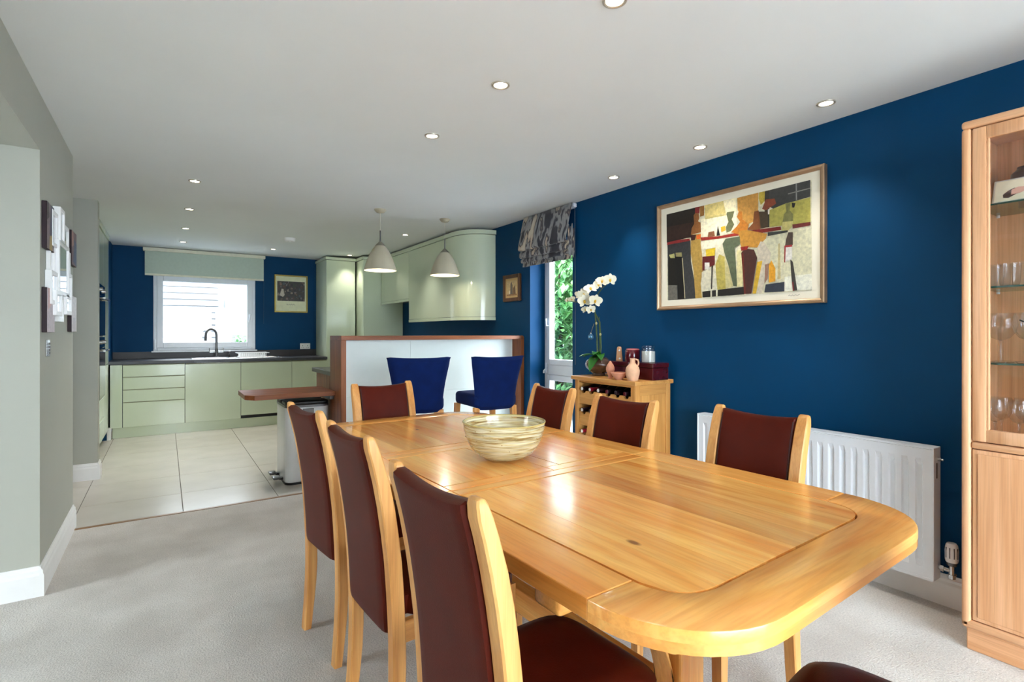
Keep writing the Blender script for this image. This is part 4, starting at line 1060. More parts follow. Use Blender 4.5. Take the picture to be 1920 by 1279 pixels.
obj('body', prism(B(), [(2.803, VT+.118), (2.851, VT+.118), (2.840, VT+.215), (2.832, VT+.224), (2.822, VT+.224), (2.815, VT+.215)], 2.83, 2.855, 'x', bev=.003), M_CAB('z'), t)
for z in (.135, .195):
    bm = B(); bmesh.ops.create_icosphere(bm, subdivisions=2, radius=.007, matrix=Matrix.Translation((2.828, 2.812+(.195-z)*-.05, VT+z))); obj('button', bm, M_GLOSSWHITE, t, True)

# orchid
orc = thing('orchid', 'white orchid in a round glass pot on the wine cabinet', 'plant', (2.78, 2.985, VT))
M_POTG = pm('smoky_pot_glass', (92, 66, 52), .05, var=.3, scale=14, coat=.8)
obj('pot', lathe(B(), [(0, 0), (.048, 0), (.050, .008), (.046, .018), (.062, .030), (.098, .062), (.104, .085), (.094, .112), (.070, .132), (.064, .136), (.060, .132), (.088, .108), (0, .10)], 2.78, 2.985, VT, 40), M_POTG, orc, True)
obj('bark_mix', lathe(B(), [(0, .112), (.04, .114), (.082, .110), (.084, .104), (0, .10)], 2.78, 2.985, VT, 24), pm('orchid_bark', (84, 58, 38), .9, var=.4, scale=60, bump=.6), orc, True)
M_LEAF = pm('orchid_leaf', (46, 112, 34), .3, var=.12, scale=12)
def strap_leaf(az, ln, wd, rise, droop):
    bm = B(); N = 10; rws = []
    for i in range(N+1):
        t_ = i/N; d = ln*t_; z = rise*math.sin(min(1, t_*1.5)*PI/2)-droop*t_*t_
        wdt = wd*(math.sin(PI*min(1, .12+.9*t_))**.7)
        row = []
        for k in (-1, -.5, 0, .5, 1):
            x = d; y = k*wdt; zz = z+abs(k)*wdt*.25
            row.append(bm.verts.new((2.78+x*math.cos(az)-y*math.sin(az), 2.985+x*math.sin(az)+y*math.cos(az), VT+.135+zz)))
        rws.append(row)
    for a, b in zip(rws, rws[1:]):
        for k in range(4): bm.faces.new((a[k], a[k+1], b[k+1], b[k]))
    o_ = obj('leaf', bm, M_LEAF, orc, True, ang=80)
    o_.modifiers.new('thick', 'SOLIDIFY').thickness = .003
for az, ln, wd, ri, dr in ((D(95), .16, .036, .03, .03), (D(-125), .15, .036, .045, .06), (D(200), .15, .04, .02, .12), (D(-150), .13, .032, .055, .03), (D(150), .15, .035, .03, .02), (D(30), .12, .03, .03, .03)):
    strap_leaf(az, ln, wd, ri, dr)
M_STEMG = pm('orchid_stem', (64, 84, 34), .5, var=.2)
X_ = 2.78
obj('flower_stem', tube(B(), [(X_, 2.99, VT+.11), (X_, 3.0, 1.15), (X_-.005, 3.005, 1.30), (X_-.01, 3.015, 1.42), (X_-.02, 3.0, 1.50), (X_-.03, 2.955, 1.56), (X_-.035, 2.90, 1.60), (X_-.04, 2.855, 1.615)], [.0065, .0065, .006, .005, .0045, .004, .0035, .0025], 8), M_STEMG, orc, True)
obj('flower_stem', tube(B(), [(X_, 2.975, VT+.11), (X_+.01, 2.97, 1.15), (X_+.01, 2.985, 1.34), (X_, 3.06, 1.46), (X_-.01, 3.16, 1.50), (X_-.02, 3.26, 1.51), (X_-.02, 3.34, 1.52)], [.0065, .0065, .006, .0045, .004, .0035, .0025], 8), M_STEMG, orc, True)
obj('support_cane', tube(B(), [(X_+.006, 2.983, VT+.11), (X_+.006, 2.985, 1.38)], .0028, 6), pm('green_cane', (52, 74, 40), .6), orc)
M_PETAL = pm('white_petal', (240, 234, 208), .5, var=.04, scale=40)
M_LIP = pm('yellow_lip', (226, 182, 60), .5, var=.15, scale=60)
def petal(bm, M4, ln, wd):
    N = 6; rws = []
    for i in range(N+1):
        t_ = i/N; wdt = wd*math.sin(PI*min(.97, .10+.86*t_))**.6
        rws.append([bm.verts.new(M4 @ Vector((k*wdt, ln*t_, .006*math.sin(t_*PI)+.004*abs(k)*t_))) for k in (-1, -.4, .4, 1)])
    for a, b in zip(rws, rws[1:]):
        for k in range(3): bm.faces.new((a[k], a[k+1], b[k+1], b[k]))
flowers = [(-.02, 2.842, 1.652, 1.1), (-.03, 2.915, 1.645, 1.0), (-.03, 2.965, 1.625, 1.0), (-.04, 3.035, 1.596, 1.15), (-.05, 3.10, 1.560, 1.1), (-.06, 3.085, 1.505, 1.2), (-.05, 2.965, 1.500, 1.15), (-.04, 3.09, 1.437, .75), (-.05, 3.02, 1.437, .85), (0, 3.215, 1.56, .9), (0, 3.30, 1.53, .7), (.0, 3.36, 1.53, .5)]
for k, (dx, y, z, s) in enumerate(flowers):
    face = Matrix.Translation((X_+dx, y, z)) @ Matrix.Rotation(D(random.uniform(-90, 10)), 4, 'Z') @ Matrix.Rotation(PI/2+D(random.uniform(-40, 20)), 4, 'X') @ Matrix.Rotation(D(random.uniform(-30, 30)), 4, 'Z')
    bm = B(); s *= 1.08; L = .040*s
    for a, ln, wd in ((0, L, .014*s), (D(130), L, .013*s), (D(-130), L, .013*s), (D(70), L*1.1, .023*s), (D(-70), L*1.1, .023*s)):
        petal(bm, face @ Matrix.Rotation(a, 4, 'Z'), ln, wd)
    fl = obj('flower', bm, M_PETAL, orc, True, ang=80)
    bm = B(); bmesh.ops.create_uvsphere(bm, u_segments=8, v_segments=6, radius=.0075*s, matrix=face @ Matrix.Translation((0, -.004*s, .008*s)) @ Matrix.Diagonal((1, 1.5, 1, 1)))
    obj('lip', bm, M_LIP, fl, True)
for y, z in ((3.0, 1.33), (2.955, 1.245)):
    bm = B(); bmesh.ops.create_uvsphere(bm, u_segments=8, v_segments=6, radius=.008, matrix=Matrix.Translation((X_-.01, y, z)) @ Matrix.Diagonal((1, 1, 1.4, 1))); obj('bud', bm, pm('pale_bud', (190, 180, 120), .5), orc, True)
ba = thing('glass_bauble', 'blue glass bauble hanging from the orchid stem', 'ornament', (2.755, 3.045, 1.20))
bm = B(); bmesh.ops.create_uvsphere(bm, u_segments=24, v_segments=16, radius=.024, matrix=Matrix.Translation((2.755, 3.045, 1.226))); obj('ball', bm, pm('blue_mirror_glass', (96, 140, 168), .08, var=.4, scale=40, metal=.6), ba, True)
obj('cap', lathe(B(), [(.006, 0), (.007, .001), (.006, .010), (0, .011)], 2.755, 3.045, 1.249, 12), M_CHROME, ba, True)
obj('thread', tube(B(), [(2.755, 3.045, 1.259), (2.765, 3.02, 1.33)], .0009, 5), pm('gold_thread', (190, 160, 90), .5), ba)

# ------------------------------------------------------------------ left wall: canvases, mirror cluster, switch
M_EDGE = pm('dark_canvas_edge', (36, 14, 22), .6)
ccols = [[((128, 112, 116), None), ((74, 74, 96), [(.35, .2), (1, .1), (1, 1), (.5, 1)]), ((176, 150, 96), [(.3, 0), (.75, 0), (.7, .35), (.35, .3)]), ((60, 46, 52), [(0, .6), (.3, .7), (.25, 1), (0, 1)])],
         [((120, 96, 104), None), ((70, 84, 120), [(.3, .1), (1, 0), (1, .7), (.5, .8)]), ((170, 130, 120), [(0, .5), (.4, .6), (.3, 1), (0, 1)])],
         [((205, 190, 196), None), ((216, 178, 176), [(.1, .5), (.5, .6), (.5, 1), (.1, 1)])],
         [((214, 210, 212), None), ((196, 190, 196), [(.2, 0), (.8, 0), (.8, .4), (.2, .4)])]]
clab = ['upper canvas print nearest the viewer with grey and gold figures', 'upper canvas print beyond the mirror cluster', 'lower pale pink canvas print nearest the viewer', 'lower pale canvas print beyond the mirror cluster']
for i, (ya, yb, za, zb) in enumerate(((3.364, 3.558, 1.668, 1.897), (4.167, 4.375, 1.678, 1.890), (3.364, 3.572, 1.257, 1.477), (4.165, 4.375, 1.263, 1.484))):
    t = thing('canvas_print', clab[i], 'picture', (-.49, (ya+yb)/2, za), 0, 'canvas prints on the beige wall')
    obj('stretcher', box(B(), -.4985, -.479, ya, yb, za, zb, .001), M_EDGE, t)
    pol = [((c), ([(0, 0), (1, 0), (1, 1), (0, 1)] if p is None else p)) for c, p in ccols[i]]
    painted('picture', pol, lambda a, b, k, ya=ya, yb=yb, za=za, zb=zb: (-.4788+k*3, ya+.0005+(yb-ya-.001)*a, za+.0005+(zb-za-.001)*b), t, M_CANVAS)
mc = thing('mirror_cluster', 'cluster of small white framed mirrors hung between the canvases', 'mirror', (-.48, 3.8, 1.32))
M_MIR = pm('mirror_silver', (225, 228, 230), .02, var=.0, metal=1.)
mm_ = [(3.50, 3.66, 1.70, 1.885, .018), (3.66, 3.80, 1.74, 1.93, .028), (3.80, 4.02, 1.70, 1.87, .02), (3.47, 3.62, 1.55, 1.72, .012), (3.62, 3.96, 1.46, 1.75, .028), (3.96, 4.13, 1.60, 1.74, .014), (3.44, 3.63, 1.40, 1.57, .022), (3.94, 4.14, 1.46, 1.61, .02), (3.52, 3.70, 1.345, 1.475, .030), (3.70, 3.86, 1.315, 1.46, .016), (3.86, 4.06, 1.36, 1.475, .028)]
for ya, yb, za, zb, t_ in mm_:
    x0, x1 = -.499, -.499+t_+.006; f = .022
    bm = B(); box(bm, x0, x1, ya, ya+f, za, zb, .002); box(bm, x0, x1, yb-f, yb, za, zb, .002); box(bm, x0, x1, ya+f, yb-f, za, za+f, .002); box(bm, x0, x1, ya+f, yb-f, zb-f, zb, .002)
    fr = obj('frame', bm, M_GLOSSWHITE, mc)
    obj('mirror_plate', box(B(), x0, x1-.006, ya+f, yb-f, za+f, zb-f), M_MIR, fr)
t = thing('light_switch', 'brushed steel switch plate with small buttons on the beige wall', 'switch', (-.495, 3.51, 1.13))
obj('plate', box(B(), -.4995, -.493, 3.467, 3.553, 1.134, 1.220, .002), M_CHROME, t)
for k in range(4): obj('button', box(B(), -.4935, -.489, 3.485, 3.535, 1.146+.016*k, 1.156+.016*k, .001), M_STEELD, t)
# ------------------------------------------------------------------ kitchen base units along the back wall
FY = 7.76            # door fronts
def carcass(par, x0, x1, zt=.878): obj('carcass', box(B(), x0+.001, x1-.001, FY+.021, 8.44, .125, zt), M_CREAM, par)
def front(par, name, x0, x1, z0, z1):
    """handleless slab front with a finger lip along its top"""
    o_ = obj(name, box(B(), x0+.0015, x1-.0015, FY, FY+.020, z0+.002, z1-.002, .0025, 2), M_CREAM, par)
    return o_
du = thing('drawer_unit', 'cream gloss kitchen base unit of four handleless drawers', 'cabinet', (-.11, 8.1, 0), 0, 'cream base units under the sink window')
carcass(du, -.425, .206)
for za, zb in ((.732, .878), (.580, .732), (.430, .580), (.128, .430)):
    dr = front(du, 'drawer', -.425, .206, za, zb-.007)
    obj('grip_channel', box(B(), -.42, .20, FY+.006, FY+.0205, zb-.009, zb-.001), pm('shadow_gap', (150, 152, 120), .5), dr)
t = thing('filler_panel', 'narrow cream gloss filler panel left of the drawers', 'panel', (-.49, 7.8, 0), 0, 'cream base units under the sink window')
obj('panel', box(B(), -.545, -.428, FY, FY+.020, .128, .878, .0025, 2), M_CREAM, t)
obj('return', box(B(), -.545, -.527, FY+.021, 8.44, .128, .878), M_CREAM, t)
for x0, x1, lb, nm in ((.208, .835, 'cream gloss sink base unit with a single door', 'sink_cabinet'), (1.468, 1.945, 'cream gloss base unit beside the tall cupboard', 'base_cabinet')):
    t = thing(nm, lb, 'cabinet', ((x0+x1)/2, 8.1, 0), 0, 'cream base units under the sink window'); carcass(t, x0, x1, .74 if nm == 'sink_cabinet' else .878)
    dr = front(t, 'door', x0, x1, .128, .866); obj('grip_channel', box(B(), x0+.004, x1-.004, FY+.006, FY+.0205, .866, .877), pm('shadow_gap', (150, 152, 120), .5), dr)
t = thing('dishwasher', 'cream fronted built-in dishwasher with a dark gap below its door', 'dishwasher', (1.15, 8.1, 0), 0, None)
obj('tub', box(B(), .838, 1.465, FY+.07, 8.44, .125, .872), M_DARK, t)
dr = front(t, 'door', .836, 1.467, .165, .866); obj('grip_channel', box(B(), .84, 1.463, FY+.006, FY+.0205, .866, .877), pm('shadow_gap', (150, 152, 120), .5), dr)
t = tag(obj('plinth_board', box(B(), -.525, 1.945, FY+.045, FY+.062, 0, .122), M_CREAM), 'long cream plinth board under the base units', 'plinth')
# worktop with a sink cut-out
SX0, SX1, SY0, SY1 = .30, 1.36, 7.88, 8.34
wt = thing('worktop', 'charcoal kitchen worktop under the window', 'worktop', (.7, 8.1, .88))
WZ = .92
bm = B(); box(bm, -.57, SX0, FY-.02, 8.445, .882, WZ, .002); box(bm, SX1, 1.945, FY-.02, 8.445, .882, WZ, .002)
box(bm, SX0, SX1, FY-.02, SY0, .882, WZ, .002); box(bm, SX0, SX1, SY1, 8.445, .882, WZ, .002)
obj('slab', bm, M_WORK, wt)
obj('upstand', box(B(), -.565, 1.945, 8.432, 8.448, WZ, 1.012, .002), pm('dark_upstand', (34, 32, 34), .4), wt)
sk = thing('kitchen_sink', 'stainless steel sink and drainer set in the worktop', 'sink', (.83, 8.1, .75))
M_SINK = pm('sink_steel', (205, 206, 208), .25, var=.03, metal=.9)
bm = B(); box(bm, SX0-.012, SX0+.04, SY0-.012, SY1+.012, WZ+.0005, WZ+.005); box(bm, .72, SX1+.012, SY0-.012, SY1+.012, WZ+.0005, WZ+.005)
box(bm, SX0+.04, .72, SY0-.012, SY0+.03, WZ+.0005, WZ+.005); box(bm, SX0+.04, .72, SY1-.07, SY1+.012, WZ+.0005, WZ+.005)
obj('rim', bm, M_SINK, sk)
bm = B(); box(bm, SX0+.04, .72, SY0+.03, SY0+.034, .76, WZ); box(bm, SX0+.04, .72, SY1-.074, SY1-.07, .76, WZ); box(bm, SX0+.04, SX0+.044, SY0+.03, SY1-.07, .76, WZ); box(bm, .716, .72, SY0+.03, SY1-.07, .76, WZ); box(bm, SX0+.04, .72, SY0+.03, SY1-.07, .756, .76)
obj('basin', bm, M_SINK, sk)
for k in range(8): obj('drainer_rib', box(B(), .80, 1.30, 7.93+.045*k, 7.938+.045*k, WZ+.005, WZ+.009, .002), M_SINK, sk)
tp = thing('kitchen_tap', 'swan neck steel mixer tap at the sink', 'tap', (.575, 8.29, WZ))
tx, ty = .59, 8.29
obj('body', lathe(B(), [(0, 0), (.026, 0), (.026, .008), (.020, .012), (.020, .11), (.016, .12), (0, .12)], tx, ty, WZ+.005, 24), M_STEELD, tp, True)
pth = [(tx, ty, WZ+.10), (tx, ty, WZ+.29)]+[(tx-.065+.065*math.cos(a), ty-.02*(1-math.cos(a)), WZ+.31+.085*math.sin(a)) for a in [PI*i/10 for i in range(11)]]+[(tx-.132, ty-.045, WZ+.27), (tx-.134, ty-.048, WZ+.235)]
obj('spout', tube(B(), pth, [.015]*(len(pth)-2)+[.016, .0165], 14), M_STEELD, tp, True)
for s_ in (-1, 1):
    l_ = obj('lever', tube(B(), [(tx+s_*.018, ty, WZ+.085), (tx+s_*.085, ty-.005, WZ+.085)], .015, 12), M_CHROME, tp, True)
    obj('lever_pin', tube(B(), [(tx+s_*.083, ty-.005, WZ+.09), (tx+s_*.086, ty-.01, WZ+.135)], .006, 8), M_CHROME, l_, True)
# dish rack
rk = thing('dish_rack', 'white wire dish rack on the sink drainer', 'dish rack', (1.0, 8.12, WZ))
M_WIRE = pm('white_wire', (236, 238, 238), .3)
rz = WZ+.016
for z, e in ((rz, 0), (rz+.05, .025)):
    x0, x1, y0, y1 = .845-e, 1.185+e, 7.99-e, 8.24+e
    obj('rim_wire', tube(B(), [(x0, y0, z), (x1, y0, z), (x1, y1, z), (x0, y1, z), (x0, y0, z)], .0055, 6), M_WIRE, rk)
wm = mesh_of('wire', tube(B(), [(0, -.15, .05), (0, -.125, 0), (0, -.04, 0), (0, -.035, .055), (0, -.03, 0), (0, .04, 0), (0, .045, .055), (0, .05, 0), (0, .125, 0), (0, .15, .05)], .0045, 6), M_WIRE)
for k in range(13): piece(wm, 'wire', rk, (.86+.026*k, 8.115, rz))
t = thing('plug_stopper', 'small black soap pump beside the dish rack', 'soap pump', (.745, 8.29, WZ+.005))
obj('body', lathe(B(), [(0, 0), (.014, 0), (.014, .035), (.006, .045), (.006, .06), (0, .06)], .745, 8.29, WZ+.005, 16), M_DARK, t, True)
obj('nozzle', tube(B(), [(.745, 8.29, WZ+.062), (.745, 8.29, WZ+.085), (.765, 8.27, WZ+.088)], .005, 8), M_CHROME, t, True)

# roller blind
rl = thing('roller_blind', 'pale green roller blind half drawn over the kitchen window', 'blind', (.49, 8.42, 2.02))
M_BLIND = pm('pale_blind_cloth', (186, 200, 186), .8, var=.03, scale=30)
obj('cassette', box(B(), -.245, 1.222, 8.37, 8.448, 2.345, 2.392, .006, 2), pm('cream_cassette', (226, 224, 204), .5), rl)
obj('cloth', box(B(), -.225, 1.200, 8.385, 8.389, 2.045, 2.35), M_BLIND, rl)
obj('bottom_bar', box(B(), -.225, 1.200, 8.378, 8.395, 2.022, 2.048, .004, 2), pm('cream_cassette', (226, 224, 204), .5), rl)
obj('pull_cord', tube(B(), [(1.205, 8.40, 2.35), (1.205, 8.42, 1.40)], .0025, 6), pm('navy_cord', (60, 84, 110), .6), rl)

# poster
ps = thing('framed_poster', 'gilt framed print with a handwritten line on the kitchen wall', 'picture', (1.586, 8.43, 1.57))
q0, q1, p0, p1 = 1.352, 1.822, 1.572, 2.135
M_GILT = pm('gilt_frame', (156, 136, 60), .35, metal=.4)
for bx in ((q0, q0+.02, p0, p1), (q1-.02, q1, p0, p1), (q0+.02, q1-.02, p0, p0+.02), (q0+.02, q1-.02, p1-.02, p1)):
    obj('frame_bar', box(B(), bx[0], bx[1], 8.424, 8.448, bx[2], bx[3], .003), M_GILT, ps)
obj('mount', box(B(), q0+.015, q1-.015, 8.436, 8.446, p0+.015, p1-.015), pm('poster_paper', (226, 226, 190), .6), ps)
random.seed(11)
pp = [((64, 58, 54), [(0, 0), (1, 0), (1, 1), (0, 1)])]
pal = [(96, 82, 66), (128, 100, 84), (46, 46, 48), (60, 70, 52), (120, 112, 112), (86, 60, 52), (40, 38, 40), (150, 136, 120), (74, 84, 86)]
for k in range(90):
    cx_, cy_ = random.random()*.94+.03, random.random()*.94+.03; rx, ry = random.uniform(.015, .055), random.uniform(.02, .08)
    pp.append((random.choice(pal), [(min(1, max(0, cx_+rx*math.cos(a))), min(1, max(0, cy_+ry*math.sin(a)))) for a in [2*PI*i/6+k for i in range(6)]]))
pp += [((196, 186, 170), [(.08, .28), (.2, .2), (.26, .3), (.22, .6), (.17, .68), (.13, .5)]), ((60, 50, 44), [(.15, .62), (.22, .6), (.22, .72), (.16, .72)])]
painted('picture', pp, lambda a, b, k: (1.392+.39*a, 8.4355-k, 1.745+.295*b), ps, M_CANVAS, .00003)
obj('handwriting', tube(B(), [(1.52+.0095*i, 8.4350, 1.690+.012*math.sin(i*1.9)*(1 if i % 3 else .4)) for i in range(14)], .0022, 5), M_DARK, ps, True)
# double socket
so = thing('wall_socket', 'white double wall socket by the tall cupboard', 'socket', (1.79, 8.44, 1.01))
obj('plate', box(B(), 1.715, 1.862, 8.438, 8.449, 1.016, 1.104, .003), M_GLOSSWHITE, so)
for k in (0, 1):
    x = 1.752+.073*k
    obj('rocker', box(B(), x+.012, x+.024, 8.434, 8.439, 1.078, 1.094, .001), M_GLOSSWHITE, so)
    bm = B(); box(bm, x-.004, x+.004, 8.4365, 8.4385, 1.062, 1.074); box(bm, x-.016, x-.008, 8.4365, 8.4385, 1.036, 1.042); box(bm, x+.008, x+.016, 8.4365, 8.4385, 1.036, 1.042)
    obj('pin_holes', bm, M_DARK, so)

# ------------------------------------------------------------------ oven tower run on the left (fronts face +x at x = -.555)
TX = -.555
def tall(name, label, ya, yb, cat='cabinet'):
    t = thing(name, label, cat, (-.85, (ya+yb)/2, 0), 0, 'tall cream units on the left')
    if name == 'oven_tower':
        for za, zb in ((.12, .586), (1.759, 2.33)): obj('carcass', box(B(), -1.15, TX-.02, ya+.001, yb-.001, za, zb), M_CREAM, t)
    else: obj('carcass', box(B(), -1.15, TX-.02, ya+.001, yb-.001, .12, 2.33), M_CREAM, t)
    obj('plinth', box(B(), -1.15, TX-.06, ya, yb, 0, .118), M_CREAM, t)
    obj('cornice', box(B(), -1.15, TX+.012, ya, yb, 2.332, 2.392, .003), M_CREAM, t)
    return t
def xfront(par, name, ya, yb, za, zb): return obj(name, box(B(), TX-.020, TX, ya+.0015, yb-.0015, za+.002, zb-.002, .0025, 2), M_CREAM, par)
t = tall('larder_unit', 'tall cream gloss larder beyond the wall stub', 5.88, 6.50); xfront(t, 'door', 5.88, 6.50, .125, 2.33)
ot = tall('oven_tower', 'tall cream unit holding two built-in ovens', 6.50, 7.10)
xfront(ot, 'upper_door', 6.50, 7.10, 1.76, 2.33); xfront(ot, 'drawer', 6.50, 7.10, .36, .585); xfront(ot, 'drawer', 6.50, 7.10, .125, .36)
for z in (.585, .36): obj('grip_edge', box(B(), TX-.002, TX+.012, 6.52, 7.08, z-.012, z-.002, .003), M_CREAM, ot)
def oven(name, label, za, zb, ctl):
    o_ = thing(name, label, 'oven', (TX-.2, 6.80, za), 0, None)
    obj('surround', box(B(), TX-.45, TX-.002, 6.505, 7.095, za, zb, .002), M_CHROME, o_)
    dr = obj('oven_door', box(B(), TX-.002, TX+.018, 6.508, 7.092, za+.006, zb-ctl-.004, .004, 2), M_BLACKG, o_)
    h = obj('handle', tube(B(), [(TX+.052, 6.55, zb-ctl-.03), (TX+.052, 7.05, zb-ctl-.03)], .011, 12), M_CHROME, dr, True)
    for y in (6.58, 7.02): obj('handle_post', tube(B(), [(TX+.016, y, zb-ctl-.03), (TX+.052, y, zb-ctl-.03)], .008, 10), M_CHROME, dr, True)
    cp_ = obj('control_panel', box(B(), TX-.002, TX+.015, 6.508, 7.092, zb-ctl, zb-.004, .003), M_BLACKG, o_)
    for y in (6.62, 6.98): obj('knob', tube(B(), [(TX+.014, y, zb-ctl/2), (TX+.034, y, zb-ctl/2)], .02, 16), M_CHROME, cp_, True)
oven('compact_oven', 'black glass compact oven, upper of the two', 1.225, 1.755, .12)
oven('main_oven', 'black glass main oven, lower of the two', .59, 1.220, .11)
t = tall('tall_cupboard', 'tall cream gloss cupboard at the end of the oven run', 7.10, 7.71); xfront(t, 'upper_door', 7.10, 7.71, .90, 2.33); xfront(t, 'lower_door', 7.10, 7.71, .125, .895)

# ------------------------------------------------------------------ tall cupboards in the far right corner
t = thing('corner_cupboard', 'tall cream gloss cupboard at the right end of the sink wall', 'cabinet', (2.15, 8.1, 0), 0, 'tall cream cupboards in the far corner')
obj('carcass', box(B(), 1.950, 2.374, 7.832, 8.44, .12, 2.33), M_CREAM, t)
obj('plinth', box(B(), 1.952, 2.374, 7.87, 8.44, 0, .118), M_CREAM, t)
obj('door', box(B(), 1.952, 2.362, 7.81, 7.830, .125, 2.325, .003, 2), M_CREAM, t)
obj('cornice', box(B(), 1.935, 2.374, 7.795, 8.44, 2.332, 2.372, .004), M_CREAM, t)
t = thing('fridge_housing', 'tall cream gloss fridge housing with a wide end panel', 'cabinet', (2.7, 7.9, 0), 0, 'tall cream cupboards in the far corner')
obj('carcass', box(B(), 2.412, 2.99, 7.522, 8.44, .12, 2.33), M_CREAM, t)
obj('end_panel', box(B(), 2.392, 2.995, 7.50, 7.520, 0, 2.33, .003), M_CREAM, t)
obj('door', box(B(), 2.390, 2.410, 7.522, 7.828, .125, 2.325, .003), M_CREAM, t)
obj('cornice', box(B(), 2.376, 2.995, 7.486, 8.44, 2.332, 2.372, .004), M_CREAM, t)

# ------------------------------------------------------------------ wall cupboards on the right wall
UX = 2.65
UT = 2.325
t = thing('extractor_cupboard', 'short cream gloss wall cupboard beside the fridge housing', 'cabinet', (2.83, 6.96, 1.68), 0, 'cream wall cupboards')
obj('carcass', box(B(), UX+.022, 2.995, 6.434, 7.484, 1.71, UT), M_CREAM, t)
for ya, yb in ((6.434, 7.484),): obj('door', box(B(), UX, UX+.020, ya+.0015, yb-.0015, 1.71, UT-.002, .003, 2), M_CREAM, t)
obj('pelmet', box(B(), UX-.004, UX+.016, 6.434, 7.484, 1.675, 1.708, .003), M_CREAM, t)
obj('cornice', box(B(), UX-.016, 2.995, 6.434, 7.484, UT+.002, UT+.047, .004), M_CREAM, t)
t = thing('wall_cupboard', 'wide cream gloss wall cupboard in the middle of the run', 'cabinet', (2.83, 5.83, 1.40), 0, 'cream wall cupboards')
obj('carcass', box(B(), UX+.022, 2.995, 5.232, 6.430, 1.435, UT), M_CREAM, t)
obj('door', box(B(), UX, UX+.020, 5.2315, 6.430, 1.435, UT-.002, .003, 2), M_CREAM, t)
obj('pelmet', box(B(), UX-.004, UX+.016, 5.232, 6.430, 1.398, 1.432, .003), M_CREAM, t)
obj('cornice', box(B(), UX-.016, 2.995, 5.232, 6.430, UT+.002, UT+.047, .004), M_CREAM, t)
# curved end unit
def cpts(off, n=16):
    r = 5.23-4.84+off; rx = 3.0-UX+off
    pts = []
    for i in range(n+1):
        a = PI/2*i/n
        pts.append((2.995-(rx-.005)*math.cos(a)**.85 if a < PI/2-1e-6 else 2.995, 5.23-r*math.sin(a)**.9))
    return pts
t = thing('curved_cupboard', 'cream gloss wall cupboard with a curved end door', 'cabinet', (2.83, 5.05, 1.40), 0, 'cream wall cupboards')
obj('carcass', prism(B(), [(2.995, 5.229)]+cpts(-.024), 1.435, UT, 'z'), M_CREAM, t, True)
obj('door', prism(B(), cpts(0)+cpts(-.020)[::-1], 1.435, UT-.002, 'z'), M_CREAM, t, True)
obj('pelmet', prism(B(), cpts(.004)+cpts(-.016)[::-1], 1.398, 1.432, 'z'), M_CREAM, t, True)
obj('cornice', prism(B(), [(2.995, 5.229)]+cpts(.016), UT+.002, UT+.047, 'z'), M_CREAM, t, True)

# ------------------------------------------------------------------ raised bar and peninsula
br = thing('breakfast_bar', 'raised bar with a red-brown wooden surround and pale panel', 'bar', (2.1, 4.45, 0))
BZ = 1.233
obj('left_end', box(B(), 1.188, 1.230, 4.30, 4.64, 0, BZ-.036, .002), M_BAR('z'), br)
obj('bar_top', box(B(), 1.188, 2.962, 4.30, 4.64, BZ-.036, BZ, .002), M_BAR('x'), br)
pts = [(2.963, BZ-.036), (2.963, BZ)]+[(2.972+.026*math.sin(a), BZ-.026+.026*math.cos(a)) for a in [PI/2*i/6 for i in range(7)]]+[(2.998, BZ-.036)]
obj('top_corner', prism(B(), pts, 4.30, 4.64, 'y'), M_BAR('x'), br)
obj('right_end', box(B(), 2.960, 2.998, 4.30, 4.64, 0, BZ-.037, .002), M_BAR('z'), br)
M_PANEL = pm('pale_bar_panel', (222, 232, 228), .3, var=.01)
for xa, xb in ((1.231, 1.85), (1.851, 2.959)):
    obj('front_panel', box(B(), xa, xb, 4.455, 4.475, .72, BZ-.037, .001), M_PANEL, br)
    obj('front_panel', box(B(), xa, xb, 4.455, 4.475, .0, .719, .001), M_PANEL, br)
pn = thing('peninsula', 'kitchen peninsula with a grey worktop end behind the bar', 'cabinet', (2.1, 5.0, 0))
obj('carcass', box(B(), 1.25, 2.995, 4.65, 5.30, .10, .88), M_CREAM, pn)
sl = mesh_of('cladding_slat', box(B(), -.006, .006, -.030, .030, -.44, .44, .002), M_BAR('z'))
for k in range(11): piece(sl, 'cladding_slat', pn, (1.236, 4.675+.0605*k, .44))
obj('worktop', box(B(), 1.200, 2.995, 4.645, 5.36, .882, .920, .002), pm('grey_laminate', (92, 94, 90), .4, var=.08, scale=60), pn)
sb = thing('side_board', 'low red-brown wooden shelf board with clipped corners beside the bar', 'shelf', (.85, 4.73, .73))
obj('board', prism(B(), [(.515, 4.55), (.575, 4.465), (1.186, 4.465), (1.186, 4.975), (.515, 4.975)], .732, .770, 'z', bev=.003), M_BAR('x'), sb)
obj('bracket', box(B(), 1.150, 1.186, 4.50, 4.94, .70, .731), M_STEELD, sb)
# pedal bin
bi = thing('pedal_bin', 'white twin pedal recycling bin under the wooden shelf', 'bin', (1.0, 4.82, 0))
M_BIN = pm('white_bin_enamel', (240, 242, 242), .25, var=.01)
def rrect(x0, x1, y0, y1, r, n=6):
    return [(x1-r+r*math.cos(a), y1-r+r*math.sin(a)) for a in [PI/2*i/n for i in range(n+1)]]+[(x0+r-r*math.sin(a), y1-r+r*math.cos(a)) for a in [PI/2*i/n for i in range(n+1)]]+[(x0+r-r*math.cos(a), y0+r-r*math.sin(a)) for a in [PI/2*i/n for i in range(n+1)]]+[(x1-r+r*math.sin(a), y0+r-r*math.cos(a)) for a in [PI/2*i/n for i in range(n+1)]]
obj('body', prism(B(), rrect(.825, 1.175, 4.60, 5.06, .06), .018, .635, 'z', bev=.003), M_BIN, bi, True)
obj('base_ring', prism(B(), rrect(.823, 1.177, 4.598, 5.062, .06), 0, .017, 'z'), M_DARK, bi, True)
